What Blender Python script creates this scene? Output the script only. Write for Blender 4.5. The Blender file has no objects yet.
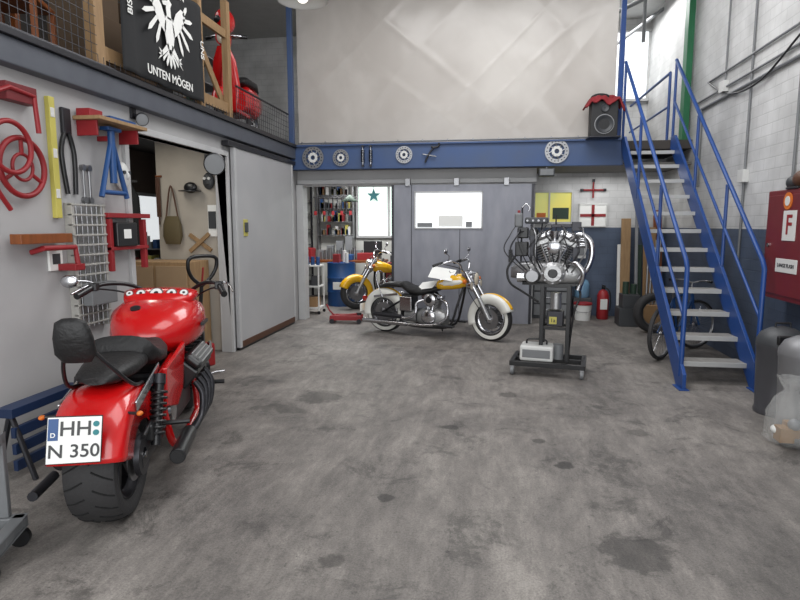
import bpy, bmesh, math, random
from mathutils import Vector, Matrix, Euler, noise
random.seed(7)
SC=bpy.context.scene
try: SC.view_settings.view_transform='Standard'
except Exception: pass
pi=math.pi
def lin(c):
    c/=255.0
    return c/12.92 if c<=.04045 else ((c+.055)/1.055)**2.4
def col(c): return (lin(c[0]),lin(c[1]),lin(c[2]),1)
MATS={}
def mat(name,c,rough=.5,metal=0,var=.12,scale=6,bump=0,emis=0,alpha=1,coat=0,trans=0,c2=None,stretch=None):
    if name in MATS: return MATS[name]
    m=bpy.data.materials.new(name); m.use_nodes=True
    nt=m.node_tree; b=nt.nodes['Principled BSDF']
    tc=nt.nodes.new('ShaderNodeTexCoord'); mp=nt.nodes.new('ShaderNodeMapping')
    nt.links.new(tc.outputs['Object'],mp.inputs[0])
    if stretch: mp.inputs['Scale'].default_value=stretch
    n=nt.nodes.new('ShaderNodeTexNoise'); n.inputs['Scale'].default_value=scale; n.inputs['Detail'].default_value=5
    nt.links.new(mp.outputs[0],n.inputs['Vector'])
    mx=nt.nodes.new('ShaderNodeMix'); mx.data_type='RGBA'
    a=col(c)
    if c2: d=col(c2)
    else: d=tuple(x*(1-var*2) for x in a[:3])+(1,)
    mx.inputs[6].default_value=a; mx.inputs[7].default_value=d
    nt.links.new(n.outputs['Fac'],mx.inputs[0])
    nt.links.new(mx.outputs[2],b.inputs['Base Color'])
    b.inputs['Roughness'].default_value=rough; b.inputs['Metallic'].default_value=metal
    if coat: b.inputs['Coat Weight'].default_value=coat; b.inputs['Coat Roughness'].default_value=.05
    if trans: b.inputs['Transmission Weight'].default_value=trans
    if emis:
        nt.links.new(mx.outputs[2],b.inputs['Emission Color']); b.inputs['Emission Strength'].default_value=emis
    if alpha<1: b.inputs['Alpha'].default_value=alpha
    if bump:
        bp=nt.nodes.new('ShaderNodeBump'); bp.inputs['Strength'].default_value=bump; bp.inputs['Distance'].default_value=.02
        nt.links.new(n.outputs['Fac'],bp.inputs['Height']); nt.links.new(bp.outputs[0],b.inputs['Normal'])
    MATS[name]=m; return m

# ---------------------------------------------------------------- materials
BLACK=mat('black_paint',(26,26,28),.35); RUBBER=mat('tyre_rubber',(46,45,46),.75,bump=.2,scale=60)
GROOVE=mat('tyre_groove',(12,12,12),.9)
CHROME=mat('chrome',(195,195,198),.2,1,var=.05); STEEL=mat('steel',(150,150,152),.35,.9); ALU=mat('cast_aluminium',(176,176,176),.36,.7,bump=.2,scale=40)
DSTEEL=mat('dark_steel',(62,62,66),.4,.7); RED=mat('red_lacquer',(192,14,16),.26,0,var=.04,coat=.6)
REDP=mat('red_paint',(152,30,36),.5,c2=(116,22,28)); SEAT=mat('black_leather',(20,19,20),.55,bump=.3,scale=40)
WHITE=mat('white_paint',(222,221,214),.35,var=.05,coat=.3); WHITEP=mat('white_plastic',(208,208,205),.5,var=.05)
YEL=mat('yellow_lacquer',(228,174,24),.25,var=.05,coat=.7); YELP=mat('yellow_paint',(196,186,92),.5)
BLUE=mat('blue_stair_paint',(26,70,138),.42,c2=(20,56,114)); BLUEB=mat('blue_beam_paint',(42,74,124),.5,c2=(62,76,102),scale=3)
BLUEP=mat('blue_plastic',(32,76,132),.45); WOOD=mat('raw_wood',(166,136,98),.7,c2=(120,92,62),scale=5,stretch=(6,6,.8))
DWOOD=mat('varnished_wood',(146,82,38),.4,c2=(96,50,22),scale=5,stretch=(6,6,.8)); GRATE=mat('stair_tread_steel',(172,170,166),.55,.2,c2=(120,116,112),scale=14)
GREEN=mat('green_board',(34,110,70),.5); DGREEN=mat('dark_green',(40,62,48),.6); CARD=mat('cardboard',(150,118,82),.8)
PLASTIC=mat('clear_plastic_bag',(215,215,212),.2,alpha=.22,trans=0); PAPER=mat('paper',(232,232,228),.7,var=.03)
CLOTHB=mat('black_cloth',(28,29,31),.85,bump=.1); GREY=mat('grey_plastic',(120,122,124),.5); DGREY=mat('dark_grey_plastic',(58,60,63),.5)
TEAL=mat('teal_paint',(20,120,125),.5); ORANGE=mat('orange_paint',(210,110,30),.5); BROWN=mat('brown_leather',(84,52,34),.55)
LAMPG=mat('lamp_glass',(225,215,195),.1,0,coat=1); REDG=mat('red_glass',(150,8,8),.1,coat=1)
GAUGE=mat('gauge_face',(215,215,212),.4,var=.02); SKIN=mat('beige_plaster',(180,172,160),.7)
BINM=mat('brushed_bin_steel',(128,128,130),.45,.4); BIND=mat('dark_bin_paint',(74,74,78),.4,.2); NAVY=mat('navy_plastic',(24,44,78),.5)

# ---------------------------------------------------------------- builder
def basis(right,up,o):
    r=Vector(right).normalized(); u=Vector(up).normalized(); n=r.cross(u)
    return Matrix(((r.x,u.x,n.x,o[0]),(r.y,u.y,n.y,o[1]),(r.z,u.z,n.z,o[2]),(0,0,0,1)))
def mkmesh(name,verts,faces,m,smooth=True,bevel=0,M=None,solid=0,sub=0,ang=40):
    me=bpy.data.meshes.new(name)
    if M is not None: verts=[M@Vector(v) for v in verts]
    me.from_pydata([tuple(v) for v in verts],[],faces)
    bm=bmesh.new(); bm.from_mesh(me); bmesh.ops.remove_doubles(bm,verts=bm.verts,dist=1e-5)
    bmesh.ops.recalc_face_normals(bm,faces=bm.faces); bm.to_mesh(me); bm.free()
    me.materials.append(m)
    if smooth:
        for p in me.polygons: p.use_smooth=True
        try: me.set_sharp_from_angle(angle=math.radians(ang))
        except Exception: pass
    ob=bpy.data.objects.new(name,me); SC.collection.objects.link(ob)
    if solid:
        s=ob.modifiers.new('s','SOLIDIFY'); s.thickness=solid; s.offset=0
    if bevel:
        b=ob.modifiers.new('b','BEVEL'); b.width=bevel; b.segments=2; b.limit_method='ANGLE'
    if sub:
        s=ob.modifiers.new('u','SUBSURF'); s.levels=sub; s.render_levels=sub
    return ob
def boxvf(lo,hi,M=None):
    x0,y0,z0=lo; x1,y1,z1=hi
    v=[(x0,y0,z0),(x1,y0,z0),(x1,y1,z0),(x0,y1,z0),(x0,y0,z1),(x1,y0,z1),(x1,y1,z1),(x0,y1,z1)]
    if M is not None: v=[tuple(M@Vector(p)) for p in v]
    f=[(0,3,2,1),(4,5,6,7),(0,1,5,4),(1,2,6,5),(2,3,7,6),(3,0,4,7)]
    return v,f
def cylvf(p1,p2,r,n=12,r2=None):
    p1=Vector(p1);p2=Vector(p2);d=(p2-p1)
    if d.length<1e-6: d=Vector((0,0,1e-4))
    d.normalize()
    a=d.orthogonal().normalized(); b=d.cross(a)
    if r2 is None:r2=r
    v=[];f=[]
    for i in range(n):
        t=2*pi*i/n; o=a*math.cos(t)+b*math.sin(t)
        v.append(tuple(p1+o*r)); v.append(tuple(p2+o*r2))
    for i in range(n):
        j=(i+1)%n; f.append((2*i,2*j,2*j+1,2*i+1))
    f.append(tuple(2*i for i in range(n))[::-1]); f.append(tuple(2*i+1 for i in range(n)))
    return v,f
def merge(parts):
    V=[];F=[]
    for v,f in parts:
        o=len(V); V+=list(v); F+=[tuple(i+o for i in q) for q in f]
    return V,F
def cr(pts,k=6,closed=False):
    P=[Vector(p) for p in pts]
    if len(P)<3: return P
    out=[]; n=len(P)
    rng=range(n) if closed else range(n-1)
    for i in rng:
        if closed: a,b,c,d=P[(i-1)%n],P[i],P[(i+1)%n],P[(i+2)%n]
        else: a=P[max(i-1,0)];b=P[i];c=P[i+1];d=P[min(i+2,n-1)]
        for j in range(k):
            t=j/k
            out.append(.5*((2*b)+(c-a)*t+(2*a-5*b+4*c-d)*t*t+(3*b-a-3*c+d)*t**3))
    if not closed: out.append(P[-1])
    return out
def sweepvf(pts,r,n=10,closed=False,rs=None):
    P=[Vector(p) for p in pts]; N=len(P); V=[];F=[]
    tan=[]
    for i in range(N):
        if closed: t=P[(i+1)%N]-P[(i-1)%N]
        else: t=P[min(i+1,N-1)]-P[max(i-1,0)]
        if t.length<1e-9: t=Vector((0,0,1))
        tan.append(t.normalized())
    a=tan[0].orthogonal().normalized()
    for i in range(N):
        a=(a-tan[i]*a.dot(tan[i]))
        if a.length<1e-6: a=tan[i].orthogonal()
        a.normalize(); b=tan[i].cross(a)
        rr=r if rs is None else rs[i]
        for j in range(n):
            q=2*pi*j/n; V.append(tuple(P[i]+(a*math.cos(q)+b*math.sin(q))*rr))
    for i in range(N if closed else N-1):
        k=(i+1)%N
        for j in range(n):
            l=(j+1)%n; F.append((i*n+j,i*n+l,k*n+l,k*n+j))
    if not closed:
        F.append(tuple(range(n))[::-1]); F.append(tuple((N-1)*n+j for j in range(n)))
    return V,F
class T:
    def __init__(s,name,loc=(0,0,0),rz=0):
        s.e=bpy.data.objects.new(name,None); s.e.empty_display_size=.1; SC.collection.objects.link(s.e)
        s.e.location=loc; s.e.rotation_euler=(0,0,math.radians(rz))
    def _p(s,o): o.parent=s.e; return o
    def mesh(s,name,v,f,m,**k): return s._p(mkmesh(name,v,f,m,**k))
    def box(s,name,lo,hi,m,bevel=.004,M=None,**k):
        v,f=boxvf(lo,hi,M); return s.mesh(name,v,f,m,bevel=bevel,smooth=False,**k)
    def rbox(s,name,c,size,m,rot=(0,0,0),bevel=.004):
        M=Matrix.Translation(c)@Euler([math.radians(a) for a in rot]).to_matrix().to_4x4()
        h=[q/2 for q in size]
        return s.box(name,[-q for q in h],h,m,bevel,M)
    def boxes(s,name,L,m,bevel=.003):
        v,f=merge([boxvf(a[0],a[1],a[2] if len(a)>2 else None) for a in L]); return s.mesh(name,v,f,m,bevel=bevel,smooth=False)
    def cyl(s,name,p1,p2,r,m,n=20,r2=None,bevel=0):
        v,f=cylvf(p1,p2,r,n,r2); return s.mesh(name,v,f,m,bevel=bevel)
    def cyls(s,name,L,m,n=8):
        v,f=merge([cylvf(a[0],a[1],a[2],n) for a in L]); return s.mesh(name,v,f,m)
    def tube(s,name,pts,r,m,smooth=True,closed=False,n=10,k=6):
        P=cr(pts,k,closed) if smooth else pts
        v,f=sweepvf(P,r,n,closed); return s.mesh(name,v,f,m)
    def lathe(s,name,prof,m,M=None,a0=0,a1=2*pi,n=40,closedp=False,solid=0):
        full=abs(a1-a0-2*pi)<1e-4; V=[];F=[];K=len(prof); N=n if full else n+1
        for i in range(N):
            t=a0+(a1-a0)*i/n
            for a,r in prof: V.append((r*math.cos(t),a,r*math.sin(t)))
        for i in range(n):
            j=(i+1)%N
            for k in range(K if closedp else K-1):
                l=(k+1)%K; F.append((i*K+k,i*K+l,j*K+l,j*K+k))
        return s.mesh(name,V,F,m,M=M,solid=solid)
    def loft(s,name,secs,m,n=24,M=None,sub=0):
        V=[];F=[];N=len(secs)
        for (x,y,z,hw,hh,p) in secs:
            for j in range(n):
                t=2*pi*j/n; c=math.cos(t); q=math.sin(t)
                V.append((x,y+hw*math.copysign(abs(c)**(2/p),c),z+hh*math.copysign(abs(q)**(2/p),q)))
        for i in range(N-1):
            for j in range(n):
                l=(j+1)%n; F.append((i*n+j,i*n+l,(i+1)*n+l,(i+1)*n+j))
        F.append(tuple(range(n))[::-1]); F.append(tuple((N-1)*n+j for j in range(n)))
        return s.mesh(name,V,F,m,M=M,sub=sub,ang=50)
    def ball(s,name,c,r,m,sc=(1,1,1),n=20):
        M=Matrix.Translation(c)@Matrix.Diagonal((sc[0],sc[1],sc[2],1))
        prof=[(r*math.cos(pi*i/12),r*math.sin(pi*i/12)) for i in range(13)]
        prof=[(a,max(q,0)) for a,q in prof]
        return s.lathe(name,prof,m,M=M,n=n)
    def prism(s,name,pts,d,m,M,bevel=0):
        n=len(pts); V=[(p[0],p[1],0) for p in pts]+[(p[0],p[1],d) for p in pts]
        F=[tuple(range(n))[::-1],tuple(range(n,2*n))]+[(i,(i+1)%n,(i+1)%n+n,i+n) for i in range(n)]
        return s.mesh(name,V,F,m,M=M,smooth=False,bevel=bevel)
    def text(s,name,txt,size,M,m,align='CENTER'):
        c=bpy.data.curves.new(name,'FONT'); c.body=txt; c.size=size; c.align_x=align; c.align_y='CENTER'; c.extrude=.001; c.offset=size*.012
        c.materials.append(m); o=bpy.data.objects.new(name,c); SC.collection.objects.link(o); o.matrix_local=M; o.parent=s.e; return o
def solo(name,lo,hi,m,bevel=0):
    v,f=boxvf(lo,hi); return mkmesh(name,v,f,m,smooth=False,bevel=bevel)

# ---------------------------------------------------------------- shell materials
def floor_mat():
    m=bpy.data.materials.new('worn_concrete'); m.use_nodes=True; nt=m.node_tree; N=nt.nodes; L=nt.links; b=N['Principled BSDF']
    tc=N.new('ShaderNodeTexCoord')
    def nz(sc,det,rough=.6,st=None,dist=0):
        n=N.new('ShaderNodeTexNoise'); n.inputs['Scale'].default_value=sc; n.inputs['Detail'].default_value=det; n.inputs['Roughness'].default_value=rough; n.inputs['Distortion'].default_value=dist
        mp=N.new('ShaderNodeMapping'); L.new(tc.outputs['Object'],mp.inputs[0])
        if st: mp.inputs['Scale'].default_value=st
        L.new(mp.outputs[0],n.inputs['Vector']); return n
    def ramp(src,stops):
        r=N.new('ShaderNodeValToRGB'); e=r.color_ramp.elements
        e[0].position=stops[0][0]; e[0].color=stops[0][1]; e[1].position=stops[-1][0]; e[1].color=stops[-1][1]
        for p,c in stops[1:-1]:
            q=e.new(p); q.color=c
        L.new(src,r.inputs[0]); return r
    def g3(v): return (v,v*.995,v*.985,1)
    a=nz(.8,12,.78,(1,.6,1),.3); r1=ramp(a.outputs['Fac'],[(.38,col((96,93,92))),(.5,col((122,118,116))),(.62,col((144,140,137)))])
    g=nz(85,6,.8); r2=ramp(g.outputs['Fac'],[(.40,g3(.74)),(.60,g3(1.14))])
    s=nz(1.9,11,.8,None,.5); r3=ramp(s.outputs['Fac'],[(.39,g3(.5)),(.44,g3(.84)),(.49,g3(1.0))])
    w=nz(6,10,.8,(1.6,.35,1),.3); r4=ramp(w.outputs['Fac'],[(.42,g3(.82)),(.58,g3(1.1))])
    q=nz(20,8,.75); r5=ramp(q.outputs['Fac'],[(.34,g3(.5)),(.41,g3(1))])
    bigp=nz(.42,5,.6,(1,.8,1)); r6=ramp(bigp.outputs['Fac'],[(.38,g3(.82)),(.56,g3(1.04))])
    prev=r1.outputs[0]
    for r in (r2,r3,r4,r5,r6):
        mx=N.new('ShaderNodeMix'); mx.data_type='RGBA'; mx.blend_type='MULTIPLY'; mx.inputs[0].default_value=1
        L.new(prev,mx.inputs[6]); L.new(r.outputs[0],mx.inputs[7]); prev=mx.outputs[2]
    for (sx,sy,sr,k) in ((.76,2.9,.17,.5),(.54,3.96,.06,.35),(-.6,3.3,.05,.4),(-1.6,5.25,.2,.5),(-.3,4.6,.06,.4),(.2,5.6,.09,.5),(-.75,2.6,.06,.5),(.4,4.4,.05,.5),(1.2,4.7,.08,.6)):
        vm=N.new('ShaderNodeVectorMath'); vm.operation='DISTANCE'; L.new(tc.outputs['Object'],vm.inputs[0]); vm.inputs[1].default_value=(sx,sy,0)
        nn=nz(11,6,.7); ad=N.new('ShaderNodeMath'); ad.operation='MULTIPLY_ADD'; L.new(nn.outputs['Fac'],ad.inputs[0]); ad.inputs[1].default_value=sr*2.2; L.new(vm.outputs['Value'],ad.inputs[2])
        mr=N.new('ShaderNodeMapRange'); mr.inputs['From Min'].default_value=sr*.85+sr*1.1; mr.inputs['From Max'].default_value=sr*1.2+sr*1.1; mr.inputs['To Min'].default_value=k; mr.inputs['To Max'].default_value=1
        L.new(ad.outputs[0],mr.inputs['Value'])
        mx=N.new('ShaderNodeMix'); mx.data_type='RGBA'; mx.blend_type='MULTIPLY'; mx.inputs[0].default_value=1
        L.new(prev,mx.inputs[6]); L.new(mr.outputs[0],mx.inputs[7]); prev=mx.outputs[2]
    L.new(prev,b.inputs['Base Color'])
    rr=N.new('ShaderNodeMapRange'); rr.inputs['To Min'].default_value=.42; rr.inputs['To Max'].default_value=.8; L.new(s.outputs['Fac'],rr.inputs['Value']); L.new(rr.outputs[0],b.inputs['Roughness'])
    bp=N.new('ShaderNodeBump'); bp.inputs['Strength'].default_value=.3; bp.inputs['Distance'].default_value=.01; L.new(g.outputs['Fac'],bp.inputs['Height']); L.new(bp.outputs[0],b.inputs['Normal'])
    return m
def brick_mat(name,axis,up=(202,202,201),low=(74,86,106),zb=1.6):
    m=bpy.data.materials.new(name); m.use_nodes=True; nt=m.node_tree; N=nt.nodes; L=nt.links; b=N['Principled BSDF']
    tc=N.new('ShaderNodeTexCoord'); sp=N.new('ShaderNodeSeparateXYZ'); L.new(tc.outputs['Object'],sp.inputs[0])
    cb=N.new('ShaderNodeCombineXYZ'); L.new(sp.outputs['Y' if axis=='y' else 'X'],cb.inputs[0]); L.new(sp.outputs['Z'],cb.inputs[1])
    br=N.new('ShaderNodeTexBrick'); L.new(cb.outputs[0],br.inputs['Vector']); br.inputs['Scale'].default_value=1
    br.inputs['Brick Width'].default_value=.26; br.inputs['Row Height'].default_value=.125; br.inputs['Mortar Size'].default_value=.007; br.inputs['Mortar Smooth'].default_value=.6
    br.inputs['Color1'].default_value=(1,1,1,1); br.inputs['Color2'].default_value=(.94,.94,.94,1); br.inputs['Mortar'].default_value=(.82,.82,.82,1)
    no=N.new('ShaderNodeTexNoise'); no.inputs['Scale'].default_value=2.2; no.inputs['Detail'].default_value=7; L.new(tc.outputs['Object'],no.inputs['Vector'])
    gt=N.new('ShaderNodeMath'); gt.operation='GREATER_THAN'; gt.inputs[1].default_value=zb; L.new(sp.outputs['Z'],gt.inputs[0])
    c=N.new('ShaderNodeMix'); c.data_type='RGBA'; L.new(gt.outputs[0],c.inputs[0]); c.inputs[6].default_value=col(low); c.inputs[7].default_value=col(up)
    m1=N.new('ShaderNodeMix'); m1.data_type='RGBA'; m1.blend_type='MULTIPLY'; m1.inputs[0].default_value=1; L.new(c.outputs[2],m1.inputs[6]); L.new(br.outputs['Color'],m1.inputs[7])
    mr=N.new('ShaderNodeMapRange'); mr.inputs['From Min'].default_value=.35; mr.inputs['From Max'].default_value=.65; mr.inputs['To Min'].default_value=.76; mr.inputs['To Max'].default_value=1.05; L.new(no.outputs['Fac'],mr.inputs['Value'])
    m2=N.new('ShaderNodeMix'); m2.data_type='RGBA'; m2.blend_type='MULTIPLY'; m2.inputs[0].default_value=1; L.new(m1.outputs[2],m2.inputs[6]); L.new(mr.outputs[0],m2.inputs[7])
    L.new(m2.outputs[2],b.inputs['Base Color']); b.inputs['Roughness'].default_value=.55
    bp=N.new('ShaderNodeBump'); bp.inputs['Strength'].default_value=.6; bp.inputs['Distance'].default_value=.01; L.new(br.outputs['Color'],bp.inputs['Height']); L.new(bp.outputs[0],b.inputs['Normal'])
    return m
WL=mat('painted_panel_wall',(182,181,180),.6,c2=(152,151,152),scale=1.6)
WD=mat('sliding_panel_paint',(180,179,179),.55,c2=(152,152,155),scale=1.3)
WB=mat('grey_metal_door',(146,147,154),.42,.15,c2=(100,102,112),scale=2.5,stretch=(2.2,1,.7))
DARKW=mat('dark_mezzanine_wall',(72,67,64),.8); CEIL=mat('ceiling_paint',(188,188,186),.8)
BEAMG=mat('grey_beam_paint',(84,88,96),.5,c2=(64,67,76))
FRM=mat('door_frame_paint',(186,186,186),.5)
WIN=mat('glowing_frosted_glass',(240,244,246),.3,emis=.8,var=.02); WINY=mat('yellow_green_glass',(226,196,60),.3,emis=.45,c2=(120,160,110),scale=1.2)  # pane emission stands in for daylight behind the glass
WING=mat('greenish_window_glass',(196,222,206),.3,emis=1.0,c2=(240,246,244),scale=3)  # window brightness put into the pane as emission

# ---------------------------------------------------------------- shell
solo('floor',(-7,-1.5,-.1),(3.2,14,0),floor_mat())
solo('wall_left_front',(-3.42,-1.5,0),(-3.3,4.98,2.8),WL)
solo('wall_left_back',(-3.42,7.0,0),(-3.3,9.85,2.8),WL)
solo('wall_left_lintel',(-3.42,4.98,2.5),(-3.3,7.0,2.8),WL)
solo('wall_right',(3.0,-1.5,0),(3.2,12.6,5.6),brick_mat('painted_block_right','y'))
solo('wall_back_lower',(.72,10.9,0),(3.0,11.05,2.78),brick_mat('painted_block_back','x'))
solo('wall_partition_return',(.66,9.9,0),(.72,11.05,2.78),WL)
solo('wall_back_upper',(-7,12.4,2.95),(3.0,12.6,5.6),brick_mat('painted_block_upper','x',zb=0))
solo('wall_workshop_back',(-7,13.2,0),(.66,13.4,2.78),mat('workshop_wall',(200,200,194),.7))
solo('wall_workshop_right',(.60,11.05,0),(.72,13.2,2.78),WL)
solo('wall_outer_left',(-7.2,-1.5,0),(-7,14,5.6),DARKW)
solo('ceiling',(-7,-1.5,5.6),(3.2,12.6,5.7),CEIL)
solo('mezzanine_floor_left',(-7,-1.5,2.8),(-3.3,9.5,2.93),DARKW)
solo('mezzanine_floor_back',(-7,9.6,2.8),(3.0,13.4,2.93),DARKW)
solo('trim_left_beam',(-3.46,-1.5,2.72),(-3.2,9.42,2.9),BEAMG,.01)
solo('trim_left_beam_cap',(-3.5,-1.5,2.9),(-3.17,9.42,2.95),DSTEEL,.005)
solo('trim_blue_beam',(-3.3,9.42,2.55),(1.97,9.58,2.94),BLUEB,.006)
solo('trim_blue_beam_flange',(-3.3,9.38,2.915),(1.97,9.42,2.945),BLUEB,.004)
solo('trim_partition_header',(-3.3,9.78,2.3),(.72,9.9,2.56),WL)
solo('trim_sliding_rail',(-3.28,9.7,2.33),(.72,9.78,2.40),FRM,.004)
solo('trim_opening_post',(-3.29,9.66,0),(-3.17,9.9,2.32),FRM,.004)
solo('trim_under_beam',(-3.3,9.58,2.56),(3.0,10.9,2.6),mat('mezz_underside',(120,118,114),.7))
# storeroom behind the doorway
solo('wall_storeroom_partition',(-4.3,7.1,0),(-3.42,7.18,2.8),SKIN)
solo('wall_storeroom_back',(-5.6,4.0,0),(-5.5,10,2.8),mat('storeroom_wall',(112,98,88),.8))
solo('wall_storeroom_end',(-5.5,9.4,0),(-3.42,9.5,2.8),mat('storeroom_wall2',(90,84,80),.8))
t=T('door_1') # doorway frame
t.boxes('frame',[((-3.44,4.92,0),(-3.27,4.98,2.56)),((-3.44,7.0,0),(-3.27,7.05,2.56)),((-3.44,4.98,2.5),(-3.27,7.0,2.56))],FRM)
t=T('door_2') # sliding panel
t.box('panel',(-3.27,7.08,.04),(-3.22,9.3,2.62),WD,.006)
t.box('rail',(-3.29,6.9,2.62),(-3.2,9.4,2.68),DSTEEL)
t.boxes('edge_strips',[((-3.225,7.08,.04),(-3.212,7.14,2.62)),((-3.225,9.24,.04),(-3.212,9.3,2.62))],FRM)
t.box('handle_plate',(-3.22,7.3,1.5),(-3.205,7.42,1.72),YELP); t.box('lock',(-3.205,7.3,1.55),(-3.19,7.4,1.68),DGREY)
t.boxes('base_rub_strip',[((-3.225,7.14,.04),(-3.21,9.24,.12))],BROWN)
t.boxes('base_guide',[((-3.28,7.1,0),(-3.24,9.3,.04))],BLACK)
# grey sliding doors
t=T('door_3')
zl,zh=1.6,2.17
t.boxes('leaf',[((-1.63,9.62,.03),(-1.23,9.67,2.3)),((-.15,9.62,.03),(.68,9.67,2.3)),((-1.23,9.62,.03),(-.15,9.67,zl)),((-1.23,9.62,zh),(-.15,9.67,2.3))],WB,0)
t.boxes('seams',[((-1.63,9.605,.03),(-1.59,9.62,2.3)),((-1.3,9.608,.03),(-1.29,9.62,2.3)),((-.5,9.608,.03),(-.49,9.62,zl)),((.64,9.6,.03),(.68,9.62,2.3))],DSTEEL,0)
t.boxes('hangers',[((x,9.59,2.28),(x+.08,9.69,2.4)) for x in (-1.4,-.6,.2)],STEEL)
t.boxes('lock',[((.3,9.58,1.05),(.36,9.62,1.25))],BLACK)
t=T('window_1')
t.box('pane',(-1.23,9.64,zl),(-.15,9.655,zh),WIN,0)
t.boxes('frame',[((-1.25,9.6,zl-.02),(-.13,9.68,zl)),((-1.25,9.6,zh),(-.13,9.68,zh+.02)),((-1.25,9.6,zl-.02),(-1.23,9.68,zh+.02)),((-.15,9.6,zl-.02),(-.13,9.68,zh+.02))],FRM)
t.box('notice',(-.85,9.625,1.62),(-.45,9.638,1.80),PAPER,0); t.boxes('things_on_ledge',[((-1.2,9.625,1.61),(-.95,9.638,1.68)),((-.4,9.625,1.61),(-.3,9.638,1.7))],GREY,0)
t=T('window_2')
t.box('pane',(.78,10.86,1.7),(1.42,10.88,2.22),WINY,0)
t.boxes('frame',[((.74,10.83,1.66),(1.46,10.9,1.7)),((.74,10.83,2.22),(1.46,10.9,2.26)),((.74,10.83,1.7),(.78,10.9,2.22)),((1.42,10.83,1.7),(1.46,10.9,2.22)),((1.02,10.83,1.7),(1.05,10.88,2.22))],FRM)
t.box('sticker',(1.1,10.845,1.75),(1.38,10.858,1.95),DGREEN,0); t.box('sticker_2',(.82,10.845,1.72),(.98,10.858,1.86),ORANGE,0)
t=T('window_3')
t.box('pane',(-3.0,13.17,1.4),(-1.6,13.19,2.5),WING,0)
t.boxes('frame',[((-3.05,13.12,1.35),(-1.55,13.2,1.4)),((-3.05,13.12,2.5),(-1.55,13.2,2.55)),((-2.32,13.12,1.4),(-2.27,13.2,2.5)),((-3.05,13.12,1.4),(-3.0,13.2,2.5)),((-1.6,13.12,1.4),(-1.55,13.2,2.5))],FRM)
t=T('window_4')
t.box('pane',(2.05,12.37,4.1),(2.95,12.39,5.35),WIN,0)
t.boxes('frame',[((2.0,12.33,4.05),(3.0,12.4,4.1)),((2.0,12.33,5.35),(3.0,12.4,5.4)),((2.0,12.33,4.1),(2.05,12.4,5.35)),((2.48,12.33,4.1),(2.52,12.4,5.35))],FRM)
t=T('window_5')
t.box('pane',(-5.48,7.3,1.3),(-5.46,9.2,2.1),WIN,0); t.boxes('frame',[((-5.49,7.25,1.25),(-5.43,9.25,1.3)),((-5.49,7.25,2.1),(-5.43,9.25,2.15)),((-5.49,8.28,1.3),(-5.43,8.32,2.1))],FRM)

# ---------------------------------------------------------------- posts, tarpaulin
solo('steel_post',(-3.27,9.3,2.95),(-3.19,9.38,5.6),BLUEB,.004)
solo('steel_post.001',(1.86,9.46,2.94),(1.93,9.54,5.6),BLUE,.004)
def tarp():
    m=bpy.data.materials.new('translucent_tarpaulin'); m.use_nodes=True; nt=m.node_tree; N=nt.nodes; L=nt.links; b=N['Principled BSDF']
    tc=N.new('ShaderNodeTexCoord'); n=N.new('ShaderNodeTexNoise'); n.inputs['Scale'].default_value=.7; n.inputs['Detail'].default_value=4; n.inputs['Distortion'].default_value=.4
    L.new(tc.outputs['Object'],n.inputs['Vector']); r=N.new('ShaderNodeValToRGB'); r.color_ramp.elements[0].position=.38; r.color_ramp.elements[0].color=col((182,176,170)); r.color_ramp.elements[1].position=.62; r.color_ramp.elements[1].color=col((200,195,189))
    L.new(n.outputs['Fac'],r.inputs[0]); L.new(r.outputs[0],b.inputs['Base Color']); b.inputs['Roughness'].default_value=.24
    tr=N.new('ShaderNodeBsdfTranslucent'); L.new(r.outputs[0],tr.inputs['Color']); mx=N.new('ShaderNodeMixShader'); mx.inputs[0].default_value=.3
    L.new(b.outputs[0],mx.inputs[1]); L.new(tr.outputs[0],mx.inputs[2]); L.new(mx.outputs[0],N['Material Output'].inputs[0])
    nx,nz=200,90; V=[];F=[]
    for i in range(nx+1):
        for j in range(nz+1):
            x=-3.17+5.0*i/nx; z=2.95+2.5*j/nz
            c1=abs(noise.noise(Vector((x*.9+z*.9,1.0,z*.25))))
            c2=abs(noise.noise(Vector((x*1.3-z*1.1,5.0,z*.3))))
            y=9.52+.03*noise.noise(Vector((x*.8,0,z*.35)))-.009*max(0,.16-c1)/.16-.006*max(0,.12-c2)/.12+.005*math.sin(x*5.0+.8*math.sin(z*1.5))+.004*noise.noise(Vector((x*5,4,z*3)))
            V.append((x,y,z))
    for i in range(nx):
        for j in range(nz):
            a=i*(nz+1)+j; F.append((a,a+nz+1,a+nz+2,a+1))
    t=T('tarpaulin_curtain'); t.mesh('sheet',V,F,m,ang=180)
    t.cyl('top_bar',(-3.17,9.52,5.46),(1.84,9.52,5.46),.02,STEEL)
    t.cyls('eyelets',[((-3.1+.4*i,9.45,2.99),(-3.1+.4*i,9.465,2.99),.014) for i in range(13)],STEEL)
    t.cyls('seam_cords',[((-3.17,9.485,2.98),(1.84,9.485,2.98),.012)],GREY)
tarp()

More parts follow.
